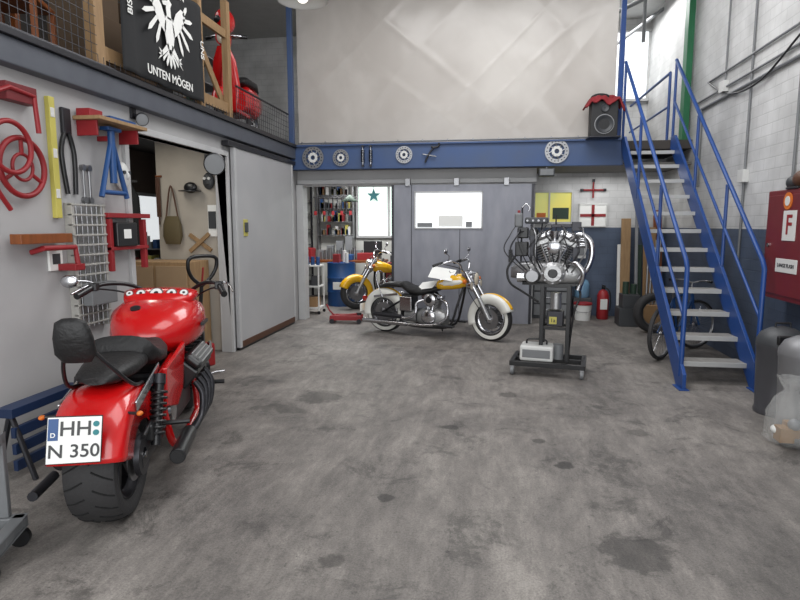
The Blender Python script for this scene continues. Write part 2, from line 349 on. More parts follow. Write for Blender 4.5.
# ---------------------------------------------------------------- stairs
t=T('steel_staircase')
sl=(2.95)/(3.4); Y0=6.02
for nm,x0,x1 in (('stringer_left',1.93,1.965),('stringer_right',2.635,2.67)):
    M=Matrix(((0,0,1,x0),(1,0,0,0),(0,1,0,0),(0,0,0,1)))
    t.prism(nm,[(Y0,0),(Y0+.2,0),(Y0+3.4,2.78),(Y0+3.4,2.95),(Y0+3.22,2.95),(Y0,.16)],x1-x0,BLUE,M,.003)
L=[];L2=[]
for i in range(1,13):
    z=.227*i; y=Y0+.06+(z)/sl
    L.append(((1.965,y-.02,z-.025),(2.635,y+.22,z+.0)))
    L2.append(((1.965,y-.03,z-.045),(2.635,y-.015,z+.004)))
t.boxes('treads',L,GRATE,.002); t.boxes('tread_nosings',L2,mat('nosing_steel',(190,190,188),.5,.2),.002)
for nm,x in (('rail_left',1.945),('rail_right',2.655)):
    def zr(y): return (y-Y0)*sl
    yb=Y0+.12
    t.tube(nm+'_handrail',[(x,yb,0.12),(x,yb,1.22),(x,yb+.05,1.3),(x,9.3,zr(9.3)+1.1),(x,9.42,zr(9.42)+1.1)],.024,BLUE,smooth=False)
    t.tube(nm+'_midrail',[(x,yb,.72),(x,9.4,zr(9.4)+.52)],.018,BLUE,smooth=False)
    t.cyls(nm+'_posts',[((x,y,zr(y)+.02),(x,y,zr(y)+1.08),.02) for y in (7.2,8.3,9.4)],BLUE)
    t.box(nm+'_foot',(x-.05,Y0-.02,0),(x+.05,Y0+.2,.012),BLUE)
t=T('mezzanine_guard_rail')
t.cyls('rails',[((2.67,9.75,3.95),(2.67,12.3,3.95),.022),((2.67,9.75,3.45),(2.67,12.3,3.45),.018),((2.67,9.75,2.93),(2.67,9.75,3.95),.022)],BLUE)
t=T('green_board'); t.box('panel',(2.88,9.72,2.93),(2.97,9.9,5.2),GREEN)
t=T('roof_truss'); t.cyls('chords',[((1.9,10.6,5.1),(3.0,10.2,5.5),.035),((1.9,11.6,4.7),(3.0,11.6,5.5),.03),((2.4,10.4,4.6),(2.4,10.4,5.6),.03)],GREY)

# ---------------------------------------------------------------- right wall: conduits, cabinet
t=T('wall_conduits')
t.cyls('conduits',[((2.975,3,3.3),(2.975,9.2,3.3),.02),((2.975,3,3.42),(2.975,9.5,3.42),.014),((2.975,4,3.62),(2.975,9.0,3.62),.014),((2.98,7.6,1.2),(2.98,7.6,5.5),.014),((2.98,6.45,3.3),(2.98,6.45,1.95),.014),((2.975,9.2,3.3),(2.975,9.2,2.2),.02),((2.98,8.4,3.42),(2.98,8.4,4.7),.012),((2.98,8.4,4.7),(2.98,5.0,4.7),.012)],GREY)
t.tube('cable',[(2.97,9.0,3.62),(2.96,8.2,3.3),(2.95,7.3,3.25),(2.96,6.5,3.5),(2.97,5.5,3.85)],.012,BLACK)
t.boxes('junction_boxes',[((2.93,7.52,2.15),(3,7.68,2.3)),((2.93,8.32,3.36),(3,8.48,3.5))],WHITEP)
t=T('hydrant_cabinet')
MR=lambda x,y,z: basis((0,-1,0),(0,0,1),(x,y,z))
CRED=mat('cabinet_red',(112,26,32),.4,c2=(92,22,28))
t.box('body',(2.76,5.55,.93),(3.0,6.42,1.98),CRED,.01); t.box('door_leaf',(2.745,5.6,.98),(2.762,6.37,1.93),CRED,.004)
t.box('hose_sign',(2.738,5.8,1.5),(2.745,6.04,1.78),WHITEP); t.text('letter_f','F',.26,MR(2.736,5.92,1.64),REDP)
t.box('notice',(2.738,5.72,1.2),(2.745,6.12,1.33),WHITEP); t.text('notice_text','LANGE FLASH',.05,MR(2.736,5.92,1.265),BLACK)
t.cyl('round_sticker',(2.738,5.98,1.87),(2.745,5.98,1.87),.08,ORANGE); t.cyl('sticker_center',(2.734,5.98,1.87),(2.74,5.98,1.87),.045,WHITEP)
t.cyl('lock',(2.73,6.3,1.45),(2.75,6.3,1.45),.02,CHROME)
t=T('welding_helmet',(2.86,5.95,1.98)); t.ball('shell',(0,0,.09),.1,BROWN,(1,1.2,.9)); t.box('brim',(-.11,-.1,.0),(.08,.12,.02),BLACK)
t.ball('lamp',(0,.2,.07),.07,DGREY); t.cyl('tin',(0,-.22,0),(0,-.22,.14),.06,BROWN)

# ---------------------------------------------------------------- bins
Mz=Matrix(((1,0,0,0),(0,0,-1,0),(0,1,0,0),(0,0,0,1)))
def bin_(name,x,y,r,h,m,ml):
    t=T(name,(x,y,0))
    t.lathe('body',[(0.0,0),(0.0,r*.93),(.03,r*.95),(.05,r*.9),(h*.74,r),(h*.76,r*1.02),(h*.79,r*1.02)],m,M=Mz)
    t.lathe('dome_lid',[(h*.79,r*1.03),(h*.84,r*1.02),(h*.92,r*.85),(h*.97,r*.5),(h,0)],ml,M=Mz)
    t.box('flap',(-r*.6,-r*1.0,h*.82),(r*.6,-r*.8,h*.92),BLACK,.01); t.box('pedal',(-.05,-r-.05,.01),(.05,-r+.03,.03),BLACK)
    t.cyl('handle',(-.06,0,h+.02),(.06,0,h+.02),.01,BLACK); t.cyls('handle_posts',[((-.06,0,h-.02),(-.06,0,h+.02),.008),((.06,0,h-.02),(.06,0,h+.02),.008)],BLACK)
bin_('trash_bin',2.53,5.42,.19,.78,BIND,DGREY); bin_('trash_bin',2.5,4.9,.21,.8,BINM,BINM)
t=T('plastic_trash_bag',(2.25,4.62,0))
V=[];F=[];n=48
pr=[(.0,.0),(.005,.10),(.05,.14),(.15,.15),(.26,.14),(.36,.10),(.42,.04),(.46,.06),(.52,.09)]
for j,(z,r) in enumerate(pr):
    for i in range(n):
        a=2*pi*i/n; q=r*(1+.25*noise.noise(Vector((math.cos(a)*3,math.sin(a)*3,z*9)))+.1*math.sin(9*a+z*20)); V.append((q*math.cos(a),q*math.sin(a),z))
for j in range(len(pr)-1):
    for i in range(n):
        k=(i+1)%n; F.append((j*n+i,j*n+k,(j+1)*n+k,(j+1)*n+i))
t.mesh('bag',V,F,PLASTIC,ang=80)
t.boxes('contents',[((-.08,-.07,.03),(.02,.04,.14)),((-.01,-.02,.05),(.08,.07,.17))],CARD); t.ball('crumpled_paper',(.02,-.05,.17),.045,GREY); t.ball('crumpled_wrap',(-.05,.04,.1),.05,PAPER,(1,1,.7))

# ---------------------------------------------------------------- wheels
def wheel(t,tag,c,R,w,yaw=0,rim=CHROME,white=None,style='wire',disc=True,grooves=False,thin=False):
    M=Matrix.Translation(c)@Matrix.Rotation(math.radians(yaw),4,'Z')
    p=[(-.36,.66),(-.46,.74),(-.5,.84),(-.46,.92),(-.34,.97),(-.16,.995),(0,1),(.16,.995),(.34,.97),(.46,.92),(.5,.84),(.46,.74),(.36,.66)]
    if thin: p=[(a,1-(1-r)*.3) for a,r in p]
    t.lathe(tag+'_tyre',[(a*w,r*R) for a,r in p],RUBBER,M=M,n=56,closedp=True)
    if white:
        for s in (-1,1): t.lathe(tag+'_whitewall_%d'%(s>0),[(s*w*.475,.75*R),(s*w*.512,.84*R),(s*w*.485,.905*R)],white,M=M,n=56)
    rp=[(-.4,.69),(-.4,.66),(-.3,.64),(-.22,.58),(.22,.58),(.3,.64),(.4,.66),(.4,.69)]
    if thin: rp=[(a,1-(1-r)*.32) for a,r in rp]
    t.lathe(tag+'_rim',[(a*w,r*R) for a,r in rp],rim,M=M,n=56,solid=.004)
    hw=.45*w; sr=.6*R if not thin else .87*R; hs=.5 if thin else 1
    t.lathe(tag+'_hub',[(-hw,0),(-hw,.03*hs),(-hw*.9,.055*hs),(-hw*.5,.04*hs),(hw*.5,.04*hs),(hw*.9,.055*hs),(hw,.03*hs),(hw,0)],CHROME,M=M,n=24)
    if style=='wire':
        L=[]
        for i in range(36):
            a=2*pi*i/36; s=1 if i%2 else -1; o=.35*(1 if (i//2)%2 else -1)
            L.append((M@Vector((.045*hs*math.cos(a+o*2),s*hw*.8,.045*hs*math.sin(a+o*2))),M@Vector((sr*math.cos(a),s*.1*w,sr*math.sin(a))),.0028 if not thin else .0016))
        t.cyls(tag+'_spokes',L,CHROME,5)
    else:
        L=[]
        for i in range(7):
            a=2*pi*i/7; q=M@Matrix.Rotation(a,4,'Y'); L.append(((.03,-.22*w,-.022),(.6*R,.22*w,.022),q))
        t.boxes(tag+'_spokes',L,rim)
    if disc:
        for s in (-1,1):
            t.lathe(tag+'_brake_disc_%d'%(s>0),[(s*(hw+.012),.07),(s*(hw+.012),.145),(s*(hw+.018),.145),(s*(hw+.018),.07)],STEEL,M=M,closedp=True)
    if grooves:
        parts=[]
        for i in range(22):
            for s in (-1,1):
                pts=[]
                for k in range(6):
                    u=k/5; a=2*pi*i/22+u*.16+(0 if s>0 else .14); ax=s*(.08+.36*u)
                    rr=1.0-(.03*(abs(ax)/.34)**3 if abs(ax)<.34 else .03+.05*(abs(ax)-.34)/.12)
                    pts.append(M@Vector((rr*R*math.cos(a),ax*w,rr*R*math.sin(a))))
                parts.append(sweepvf(pts,.005,5))
        v,f=merge(parts); t.mesh(tag+'_tread_grooves',v,f,GROOVE)
def fender(t,name,c,R,w,a0,a1,m,depth=.1,yaw=0):
    M=Matrix.Translation(c)@Matrix.Rotation(math.radians(yaw),4,'Z')
    h=w/2
    pr=[(-h,R-depth),(-h,R-.04),(-h*.88,R-.012),(-h*.6,R+.004),(-h*.3,R+.01),(0,R+.012),(h*.3,R+.01),(h*.6,R+.004),(h*.88,R-.012),(h,R-.04),(h,R-depth)]
    t.lathe(name,pr,m,M=M,a0=math.radians(a0),a1=math.radians(a1),n=36,solid=.005)
def fins(t,name,p1,p2,r,n,m,core=None):
    p1=Vector(p1);p2=Vector(p2);d=(p2-p1)
    t.cyl(name+'_core',p1,p2,r*.78,core or m)
    L=[]
    for i in range(n):
        a=p1+d*(i+.3)/n; L.append((a,a+d*.45/n,r))
    t.cyls(name+'_fins',L,m,20)
def exhaust_can(t,name,p1,p2,r,m):
    t.cyl(name,p1,p2,r,m,24,bevel=.004)
    d=(Vector(p2)-Vector(p1)).normalized(); t.cyl(name+'_mouth',Vector(p2),Vector(p2)+d*.006,r*.75,BLACK)

# ---------------------------------------------------------------- cruiser
def cruiser(name,loc,rz,c1,c2,white,W=1.72,yaw=0,papers=False,tank=None,panel=None):
    t=T(name,loc,rz); R=.32
    wheel(t,'rear_wheel',(0,0,R),R,.14,white=white); wheel(t,'front_wheel',(W,0,R),R,.12,yaw=yaw,white=white)
    fender(t,'rear_fender',(0,0,R),R+.035,.19,15,192,c1,.13); fender(t,'front_fender',(W,0,R),R+.03,.17,22,200,c1,.13,yaw)
    fender(t,'rear_fender_stripe',(0,0,R),R+.039,.15,20,180,c2,.035); fender(t,'front_fender_stripe',(W,0,R),R+.034,.135,26,190,c2,.035,yaw)
    t.cyl('tail_lamp',(-.36,0,.5),(-.4,0,.5),.045,REDG); t.box('number_plate',(-.41,-.11,.30),(-.4,.11,.42),PAPER)
    for s in (-1,1):
        t.cyl('fork_slider_%d'%s,(W,s*.105,R),(W-.15,s*.105,R+.3),.03,ALU); t.cyl('fork_tube_%d'%s,(W-.15,s*.105,R+.3),(W-.36,s*.105,.98),.034,CHROME)
    t.rbox('triple_tree',(W-.36,0,.93),(.1,.28,.05),CHROME,(0,30,0),.01); t.rbox('lower_tree',(W-.27,0,.74),(.08,.26,.04),CHROME,(0,30,0),.01)
    t.cyl('front_axle',(W,-.13,R),(W,.13,R),.014,CHROME)
    Mx=basis((0,0,1),(1,0,0),(W-.28,0,.88))  # lathe axis -> +x
    t.lathe('headlamp_shell',[(-.12,0),(-.11,.05),(-.05,.085),(.02,.1),(.05,.1)],CHROME,M=Mx); t.lathe('headlamp_lens',[(.05,.092),(.065,.07),(.07,0)],LAMPG,M=Mx)
    for s in (-1,1):
        M2=basis((0,0,1),(1,0,0),(W-.25,s*.2,.8)); t.lathe('spot_lamp_%d'%s,[(-.07,0),(-.05,.04),(.01,.058),(.02,.058)],CHROME,M=M2); t.lathe('spot_lens_%d'%s,[(.02,.054),(.03,0)],LAMPG,M=M2)
        M3=basis((0,0,1),(1,0,0),(W-.3,s*.3,.86)); t.lathe('indicator_%d'%s,[(-.03,0),(-.02,.03),(.02,.035),(.035,0)],ORANGE,M=M3)
        t.tube('handlebar_%d'%s,[(W-.4,0,.98),(W-.4,s*.12,1.0),(W-.42,s*.2,1.1),(W-.5,s*.32,1.14),(W-.68,s*.39,1.09)],.0135,CHROME)
        t.cyl('grip_%d'%s,(W-.6,s*.365,1.12),(W-.74,s*.41,1.07),.02,BLACK); t.tube('lever_%d'%s,[(W-.56,s*.36,1.12),(W-.54,s*.41,1.12),(W-.68,s*.45,1.07)],.006,CHROME)
        t.tube('mirror_stem_%d'%s,[(W-.54,s*.34,1.14),(W-.5,s*.38,1.2),(W-.52,s*.44,1.26)],.006,CHROME); t.ball('mirror_%d'%s,(W-.52,s*.46,1.28),.06,CHROME,(.3,1,.65))
    t.rbox('lamp_crossbar',(W-.27,0,.8),(.02,.42,.025),CHROME)
    t.loft('fuel_tank',[(.86,0,.76,.05,.05,2.4),(.9,0,.775,.10,.075,2.6),(1.0,0,.80,.135,.10,2.6),(1.12,0,.825,.15,.115,2.5),(1.24,0,.84,.145,.11,2.4),(1.33,0,.85,.11,.085,2.2),(1.37,0,.85,.05,.04,2)],tank or c1)
    for s in (-1,1):
        t.loft('tank_panel_%d'%s,[(.93,s*.05,.79,.06,.045,2.2),(1.03,s*.08,.81,.068,.06,2.2),(1.14,s*.09,.82,.068,.06,2.2),(1.25,s*.085,.835,.066,.05,2.2),(1.32,s*.06,.845,.05,.03,2)],panel or c2)
    t.cyl('tank_console',(1.08,0,.93),(1.1,0,.955),.06,CHROME); t.cyl('speedo',(1.1,0,.95),(1.095,0,.96),.05,GAUGE); t.ball('fuel_cap',(1.18,-.08,.93),.03,CHROME,(1,1,.5))
    t.loft('rider_seat',[(.9,0,.72,.06,.03,2.4),(.8,0,.69,.11,.05,2.6),(.62,0,.66,.16,.06,2.6),(.45,0,.68,.165,.065,2.6),(.34,0,.74,.14,.06,2.4),(.3,0,.77,.1,.03,2)],SEAT)
    t.loft('pillion_seat',[(.36,0,.73,.1,.035,2.4),(.25,0,.745,.12,.045,2.6),(.05,0,.74,.115,.04,2.6),(-.1,0,.70,.08,.025,2.2)],SEAT)
    t.tube('sissy_bar',[(.0,-.12,.55),(-.1,-.12,.8),(-.12,-.08,.92),(-.12,.08,.92),(-.1,.12,.8),(0,.12,.55)],.009,CHROME)
    for s in (-1,1):
        t.tube('frame_rail_%d'%s,[(W-.4,s*.03,.8),(1.22,s*.1,.5),(1.12,s*.13,.2),(.9,s*.14,.15),(.45,s*.14,.16),(.25,s*.13,.3),(0,s*.12,R)],.018,BLACK)
        t.tube('seat_rail_%d'%s,[(W-.42,s*.03,.84),(.85,s*.06,.68),(.4,s*.12,.55),(0,s*.12,R)],.016,BLACK)
        t.rbox('fender_strut_%d'%s,(.05,s*.105,.58),(.42,.012,.035),CHROME,(0,-8,0))
        t.rbox('floorboard_%d'%s,(1.08,s*.27,.2),(.3,.1,.025),BLACK); t.cyl('board_bracket_%d'%s,(1.08,s*.14,.19),(1.08,s*.24,.19),.012,CHROME)
    t.box('oil_tank',(.32,-.12,.38),(.5,.12,.62),BLACK,.03); t.box('tool_cover',(.3,-.14,.36),(.5,-.12,.58),CHROME,.02)
    t.loft('crankcase',[(.58,0,.28,.1,.1,3),(.66,0,.29,.13,.13,3),(.9,0,.29,.13,.13,3),(1.02,0,.27,.1,.1,3)],ALU)
    Mr=Matrix.Translation((.78,-.13,.3)); t.lathe('cam_cover',[(-.05,0),(-.05,.08),(-.03,.11),(0,.115)],CHROME,M=Mr)
    t.loft('gearbox',[(.36,0,.28,.1,.09,3),(.56,0,.29,.12,.1,3)],ALU)
    t.loft('primary_cover',[(.42,.17,.29,.035,.08,3),(.6,.18,.29,.04,.1,3),(.8,.18,.29,.04,.1,3),(.95,.17,.29,.035,.08,3)],CHROME)
    for a,nm in ((-22,'rear'),(22,'front')):
        q=math.radians(a); d=Vector((math.sin(q),0,math.cos(q))); b=Vector((.8,0,.38))
        fins(t,nm+'_cylinder',b,b+d*.2,.085,9,ALU,DSTEEL); e=b+d*.2
        M=Matrix.Translation(e)@Matrix.Rotation(q,4,'Y'); t.box(nm+'_rocker_cover',(-.08,-.075,0),(.08,.075,.075),CHROME,.02,M)
        t.cyls(nm+'_pushrods',[((.8+(.01 if a>0 else -.01),-.12,.38),e+Vector((.02,-.085,0)),.009),((.8+(.03 if a>0 else -.03),-.12,.38),e+Vector((-.02,-.085,0)),.009)],CHROME)
    Ma=Matrix.Translation((.82,-.17,.56)); t.lathe('air_cleaner',[(-.05,0),(-.045,.06),(-.03,.09),(.03,.095),(.05,.06)],CHROME,M=Ma); t.cyl('air_cleaner_badge',(.82,-.222,.56),(.82,-.228,.56),.045,BLACK)
    t.tube('header_front',[(.93,-.08,.56),(1.06,-.14,.52),(1.1,-.18,.36),(.98,-.2,.22),(.7,-.2,.18),(.4,-.2,.18)],.022,CHROME)
    t.tube('header_rear',[(.70,-.08,.54),(.6,-.16,.5),(.6,-.2,.36),(.5,-.21,.28),(.35,-.21,.27)],.022,CHROME)
    exhaust_can(t,'muffler_low',(.45,-.2,.18),(-.3,-.2,.19),.036,CHROME); exhaust_can(t,'muffler_high',(.38,-.21,.285),(-.1,-.21,.30),.032,DSTEEL)
    t.tube('side_stand',[(.85,.14,.16),(.82,.3,.05),(.8,.36,0.012)],.012,BLACK,smooth=False)
    t.tube('brake_cable',[(W-.6,-.36,1.1),(W-.35,-.2,1.0),(W-.3,-.12,.7),(W-.1,-.1,.4)],.006,BLACK)
    if papers:
        t.rbox('paper_sheet',(.98,-.1,.945),(.36,.24,.003),PAPER,(38,8,6),0); t.rbox('paper_sheet_2',(.72,-.05,.76),(.3,.21,.003),PAPER,(28,-10,-12),0)
    return t
cruiser('cruiser_motorcycle',(-1.58,8.80,0),-18,WHITE,YEL,WHITE,W=1.70,yaw=-10,papers=True,tank=YEL,panel=WHITE)
cruiser('custom_motorcycle',(-1.12,11.75,0),204,YEL,YEL,None,W=1.62,yaw=12)

# ---------------------------------------------------------------- red power cruiser
def red_bike():
    t=T('muscle_motorcycle',(-2.11,2.86,0),107.5); R=.35; W=1.98
    wheel(t,'rear_wheel',(0,0,R),R,.27,rim=DSTEEL,style='cast',disc=True,grooves=True); wheel(t,'front_wheel',(W,0,.33),.33,.15,yaw=12,rim=DSTEEL,style='cast')
    fender(t,'rear_fender',(0,0,R),R+.055,.37,22,164,RED,.2); fender(t,'front_fender',(W,0,.33),.37,.2,30,165,RED,.12,12)
    t.cyl('axle',(0,-.2,R),(0,.2,R),.018,CHROME)
    for s in (-1,1):
        t.rbox('swingarm_%d'%s,(.3,s*.175,.33),(.72,.035,.07),BLACK,(0,-3,0),.01)
        t.cyl('shock_body_%d'%s,(.10,s*.225,.36),(.26,s*.225,.70),.028,BLACK)
        pts=[]
        for i in range(100):
            u=i/99; a=u*2*pi*8; c=Vector((.12+.12*u,s*.225,.41+.25*u)); d=Vector((.43,0,.9)).normalized(); e1=Vector((0,1,0)); e2=d.cross(e1)
            pts.append(c+(e1*math.cos(a)+e2*math.sin(a))*.044)
        t.tube('shock_spring_%d'%s,pts,.009,BLACK,smooth=False,n=6)
        t.cyl('shock_cap_%d'%s,(.25,s*.225,.69),(.275,s*.225,.745),.036,DSTEEL)
        t.rbox('fender_strut_%d'%s,(.12,s*.195,.72),(.5,.016,.06),CHROME,(0,-12,0),.006)
    t.lathe('rear_pulley',[(.0,.04),(.0,.115),(.03,.12),(.03,.04)],DSTEEL,M=Matrix.Translation((0,-.19,R)),closedp=True)
    t.box('brake_caliper',(.05,-.225,.40),(.16,-.175,.50),BLACK,.012)
    t.tube('belt_guard',[(-.05,-.2,.47),(.2,-.2,.5),(.5,-.2,.47)],.014,BLACK)
    t.box('tail_lamp',(-.42,-.09,.60),(-.385,.09,.645),REDG,.01)
    Mp=Matrix.Translation((-.45,.0,.615))@Matrix.Rotation(math.radians(14),4,'Z')@Matrix.Rotation(math.radians(10),4,'Y')@Matrix.Rotation(math.radians(5),4,'X')
    t.box('number_plate_backing',(-.005,-.12,-.115),(.004,.12,.115),BLACK,.004,Mp); t.box('number_plate',(-.009,-.116,-.11),(-.005,.116,.11),PAPER,.002,Mp)
    t.box('number_plate_eu_band',(-.0105,.070,.0),(-.009,.113,.104),BLUEP,.0,Mp)
    Mt=Mp@basis((0,-1,0),(0,0,1),(-.0105,0,0))
    t.text('plate_row_1','HH',.098,Mt@Matrix.Translation((.004,.052,0)),BLACK); t.text('plate_row_2','N 350',.088,Mt@Matrix.Translation((0,-.055,0)),BLACK); t.text('plate_row_eu','D',.03,Mt@Matrix.Translation((-.092,.025,.001)),PAPER)
    t.cyls('plate_seals',[(Mp@Vector((-.0105,-.092,.075)),Mp@Vector((-.0125,-.092,.075)),.014),(Mp@Vector((-.0105,-.092,.033)),Mp@Vector((-.0125,-.092,.033)),.014)],TEAL,16)
    t.tube('plate_bracket',[(-.43,0,.56),(-.3,.0,.42),(-.05,.21,.34)],.012,BLACK)
    t.tube('pipe_stub',[(-.1,.25,.3),(-.22,.28,.27),(-.3,.28,.27)],.026,DSTEEL)
    for s in (-1,1):
        t.cyl('indicator_stalk_%d'%s,(-.2,s*.16,.66),(-.22,s*.23,.66),.008,BLACK); t.ball('indicator_%d'%s,(-.22,s*.24,.66),.018,ORANGE,(1.2,.9,.7))
    t.loft('pillion_seat',[(-.14,0,.82,.06,.02,2.2),(-.08,0,.83,.12,.045,2.6),(.1,0,.835,.155,.055,2.8),(.28,0,.84,.16,.06,2.6),(.34,0,.84,.13,.04,2)],SEAT)
    t.loft('rider_seat',[(.26,0,.88,.12,.05,2.2),(.31,0,.89,.19,.095,2.5),(.4,0,.84,.21,.075,2.6),(.56,0,.81,.205,.06,2.7),(.72,0,.82,.17,.06,2.6),(.84,0,.85,.1,.05,2.4),(.9,0,.86,.04,.02,2)],SEAT)
    Mb=Matrix.Translation((-.27,.04,1.06))@Matrix.Rotation(math.radians(-14),4,'Y')@Matrix.Rotation(pi/2,4,'Y')
    t.loft('backrest_pad',[(-.13,0,0,.04,.012,2),(-.11,0,0,.075,.03,2.3),(-.03,0,0,.095,.038,2.4),(.06,0,0,.1,.036,2.4),(.11,0,0,.07,.015,2.2)],SEAT,M=Mb)
    for s in (-1,1): t.tube('backrest_bar_%d'%s,[(.12,s*.165,.74),(-.06,s*.165,.78),(-.17,s*.12+.02,.9),(-.23,s*.06+.04,1.02)],.011,BLACK)
    t.loft('fuel_tank',[(.76,0,.85,.06,.05,2.4),(.83,0,.86,.17,.11,2.6),(.95,0,.885,.27,.155,2.8),(1.12,0,.91,.32,.185,2.9),(1.3,0,.92,.325,.195,2.9),(1.45,0,.915,.3,.185,2.8),(1.56,0,.90,.22,.13,2.4),(1.61,0,.9,.08,.05,2)],RED)
    t.loft('tank_dash',[(1.14,0,1.065,.10,.02,2.6),(1.2,0,1.09,.24,.045,3),(1.32,0,1.115,.275,.055,3),(1.42,0,1.105,.25,.045,3),(1.48,0,1.08,.12,.02,2)],RED)
    L=[];L2=[];L3=[]
    for i,y in enumerate((-.19,-.1,.01,.12,.2)):
        r=(.034,.04,.052,.036,.028)[i]
        c=Vector((1.225,y,1.13)); d=Vector((-.72,0,.69)).normalized(); L.append((c-d*.03,c+d*.012,r)); L2.append((c+d*.011,c+d*.015,r*.8)); L3.append((c+d*.014,c+d*.017,r*.3))
    t.cyls('gauge_bezels',L,CHROME,24); t.cyls('gauge_faces',L2,GAUGE,24); t.cyls('gauge_centers',L3,BLACK,16)
    t.cyl('filler_cap',(1.0,.1,1.035),(.99,.1,1.06),.035,BLACK)
    t.box('tank_badge',(1.1,-.345,.90),(1.3,-.322,.925),BLACK,.004)
    for s in (-1,1):
        Ms=basis((1,0,0),(0,0,1),(0,s*.215,0))
        t.prism('side_panel_%d'%s,[(.34,.52),(.62,.44),(.80,.52),(.92,.82),(.62,.78),(.36,.76)],.03,RED,Ms,.008)
        t.tube('frame_down_%d'%s,[(1.62,s*.05,.9),(1.55,s*.15,.55),(1.45,s*.2,.2),(1.2,s*.22,.16),(.65,s*.22,.16),(.5,s*.2,.32),(.42,s*.18,.62)],.026,RED)
        t.tube('frame_top_%d'%s,[(1.6,s*.04,.88),(1.0,s*.14,.74),(.45,s*.17,.70),(.1,s*.17,.70)],.02,RED)
        Mh=Matrix.Translation((1.12,s*.24,.60))@Matrix.Rotation(math.radians(-s*40),4,'X')
        t.box('cylinder_head_%d'%s,(-.28,-.08,-.09),(.28,.08,.07),BLACK,.015,Mh); t.box('valve_cover_%d'%s,(-.27,-.065,.07),(.27,.065,.13),BLACK,.025,Mh)
        t.boxes('valve_cover_ribs_%d'%s,[((-.22,-.05+k*.03,.13),(.22,-.04+k*.03,.14),Mh) for k in range(4)],ALU)
        t.cyls('spark_leads_%d'%s,[(Mh@Vector((-.18+k*.12,s*-.08,0)),Mh@Vector((-.16+k*.12,s*-.14,-.02)),.009) for k in range(4)],REDP)
        for k in range(4):
            x=.92+.13*k
            t.tube('exhaust_header_%d_%d'%(s,k),[(x,s*.3,.52),(x-.01,s*.35,.43),(x-.08,s*.35,.30),(x-.25,s*.33,.25),(.6,s*.31,.25)],.022,DSTEEL)
        t.lathe('head_cap_%d'%s,[(0,.0),(0,.06),(.02,.05)],CHROME,M=Matrix.Translation((1.44,s*.33,.66)))
        exhaust_can(t,'muffler_%d'%s,(.62,s*.31,.25),(.16,s*.33,.26),.048,BLACK)
        t.cyl('foot_peg_%d'%s,(1.5,s*.2,.36),(1.5,s*.42,.36),.018,BLACK); t.tube('foot_lever_%d'%s,[(1.5,s*.25,.33),(1.62,s*.3,.4),(1.66,s*.4,.41)],.009,CHROME)
        t.cyl('pillion_peg_%d'%s,(.38,s*.2,.4),(.4,s*.36,.4),.015,BLACK)
        t.cyl('fork_slider_%d'%s,(W,s*.13,.33),(W-.13,s*.13,.62),.036,BLACK); t.cyl('fork_tube_%d'%s,(W-.13,s*.13,.62),(W-.33,s*.13,1.06),.028,CHROME)
        t.tube('handlebar_%d'%s,[(1.6,0,1.08),(1.58,s*.14,1.1),(1.48,s*.28,1.18),(1.3,s*.42,1.2),(1.08,s*.5,1.15)],.016,BLACK)
        t.cyl('grip_%d'%s,(1.2,s*.46,1.185),(1.05,s*.51,1.14),.024,BLACK); t.box('switch_%d'%s,(1.19,s*.45-.03,1.16),(1.26,s*.45+.03,1.22),BLACK,.008)
        t.tube('lever_%d'%s,[(1.27,s*.44,1.2),(1.3,s*.5,1.2),(1.12,s*.57,1.15)],.008,CHROME)
    t.tube('mirror_stem',[(1.27,.44,1.2),(1.24,.5,1.23),(1.16,.56,1.24)],.007,CHROME); t.ball('mirror',(1.15,.59,1.24),.06,CHROME,(.3,1,.8))
    t.box('engine_block',(.82,-.16,.22),(1.45,.16,.62),DSTEEL,.03); t.box('gearbox',(.5,-.13,.24),(.82,.13,.5),BLACK,.03)
    t.lathe('clutch_cover',[(-.03,0),(-.03,.09),(0,.11)],CHROME,M=Matrix.Translation((.72,-.16,.38)))
    t.lathe('crank_pulley',[(0,0),(0,.09),(.04,.09),(.04,0)],ALU,M=basis((0,0,1),(1,0,0),(1.46,0,.36)))
    t.boxes('radiator',[((1.5,-.27,.3),(1.56,.27,.78))],BLACK); t.boxes('radiator_fins',[((1.498,-.25,.32+.03*k),(1.5,.25,.325+.03*k)) for k in range(15)],ALU)
    t.rbox('triple_tree',(W-.31,0,1.02),(.12,.34,.05),CHROME,(0,25,0),.01); t.rbox('triple_tree_low',(W-.23,0,.84),(.1,.34,.05),BLACK,(0,25,0),.01)
    t.cyl('steering_head',(1.62,0,.8),(1.55,0,1.0),.04,RED)
    Mx=basis((0,0,1),(1,0,0),(W-.14,0,.95)); t.lathe('headlamp_shell',[(-.13,0),(-.11,.06),(-.03,.1),(.05,.11)],RED,M=Mx); t.lathe('headlamp_lens',[(.05,.1),(.07,0)],LAMPG,M=Mx)
    t.tube('side_stand',[(.8,.2,.18),(.74,.36,.06),(.72,.4,.01)],.014,BLACK,smooth=False)
    t.tube('cable_1',[(1.22,.45,1.18),(1.45,.3,1.12),(1.62,.1,.98)],.007,BLACK); t.tube('cable_2',[(1.22,-.45,1.18),(1.45,-.3,1.12),(1.62,-.1,.98)],.007,BLACK)
red_bike()

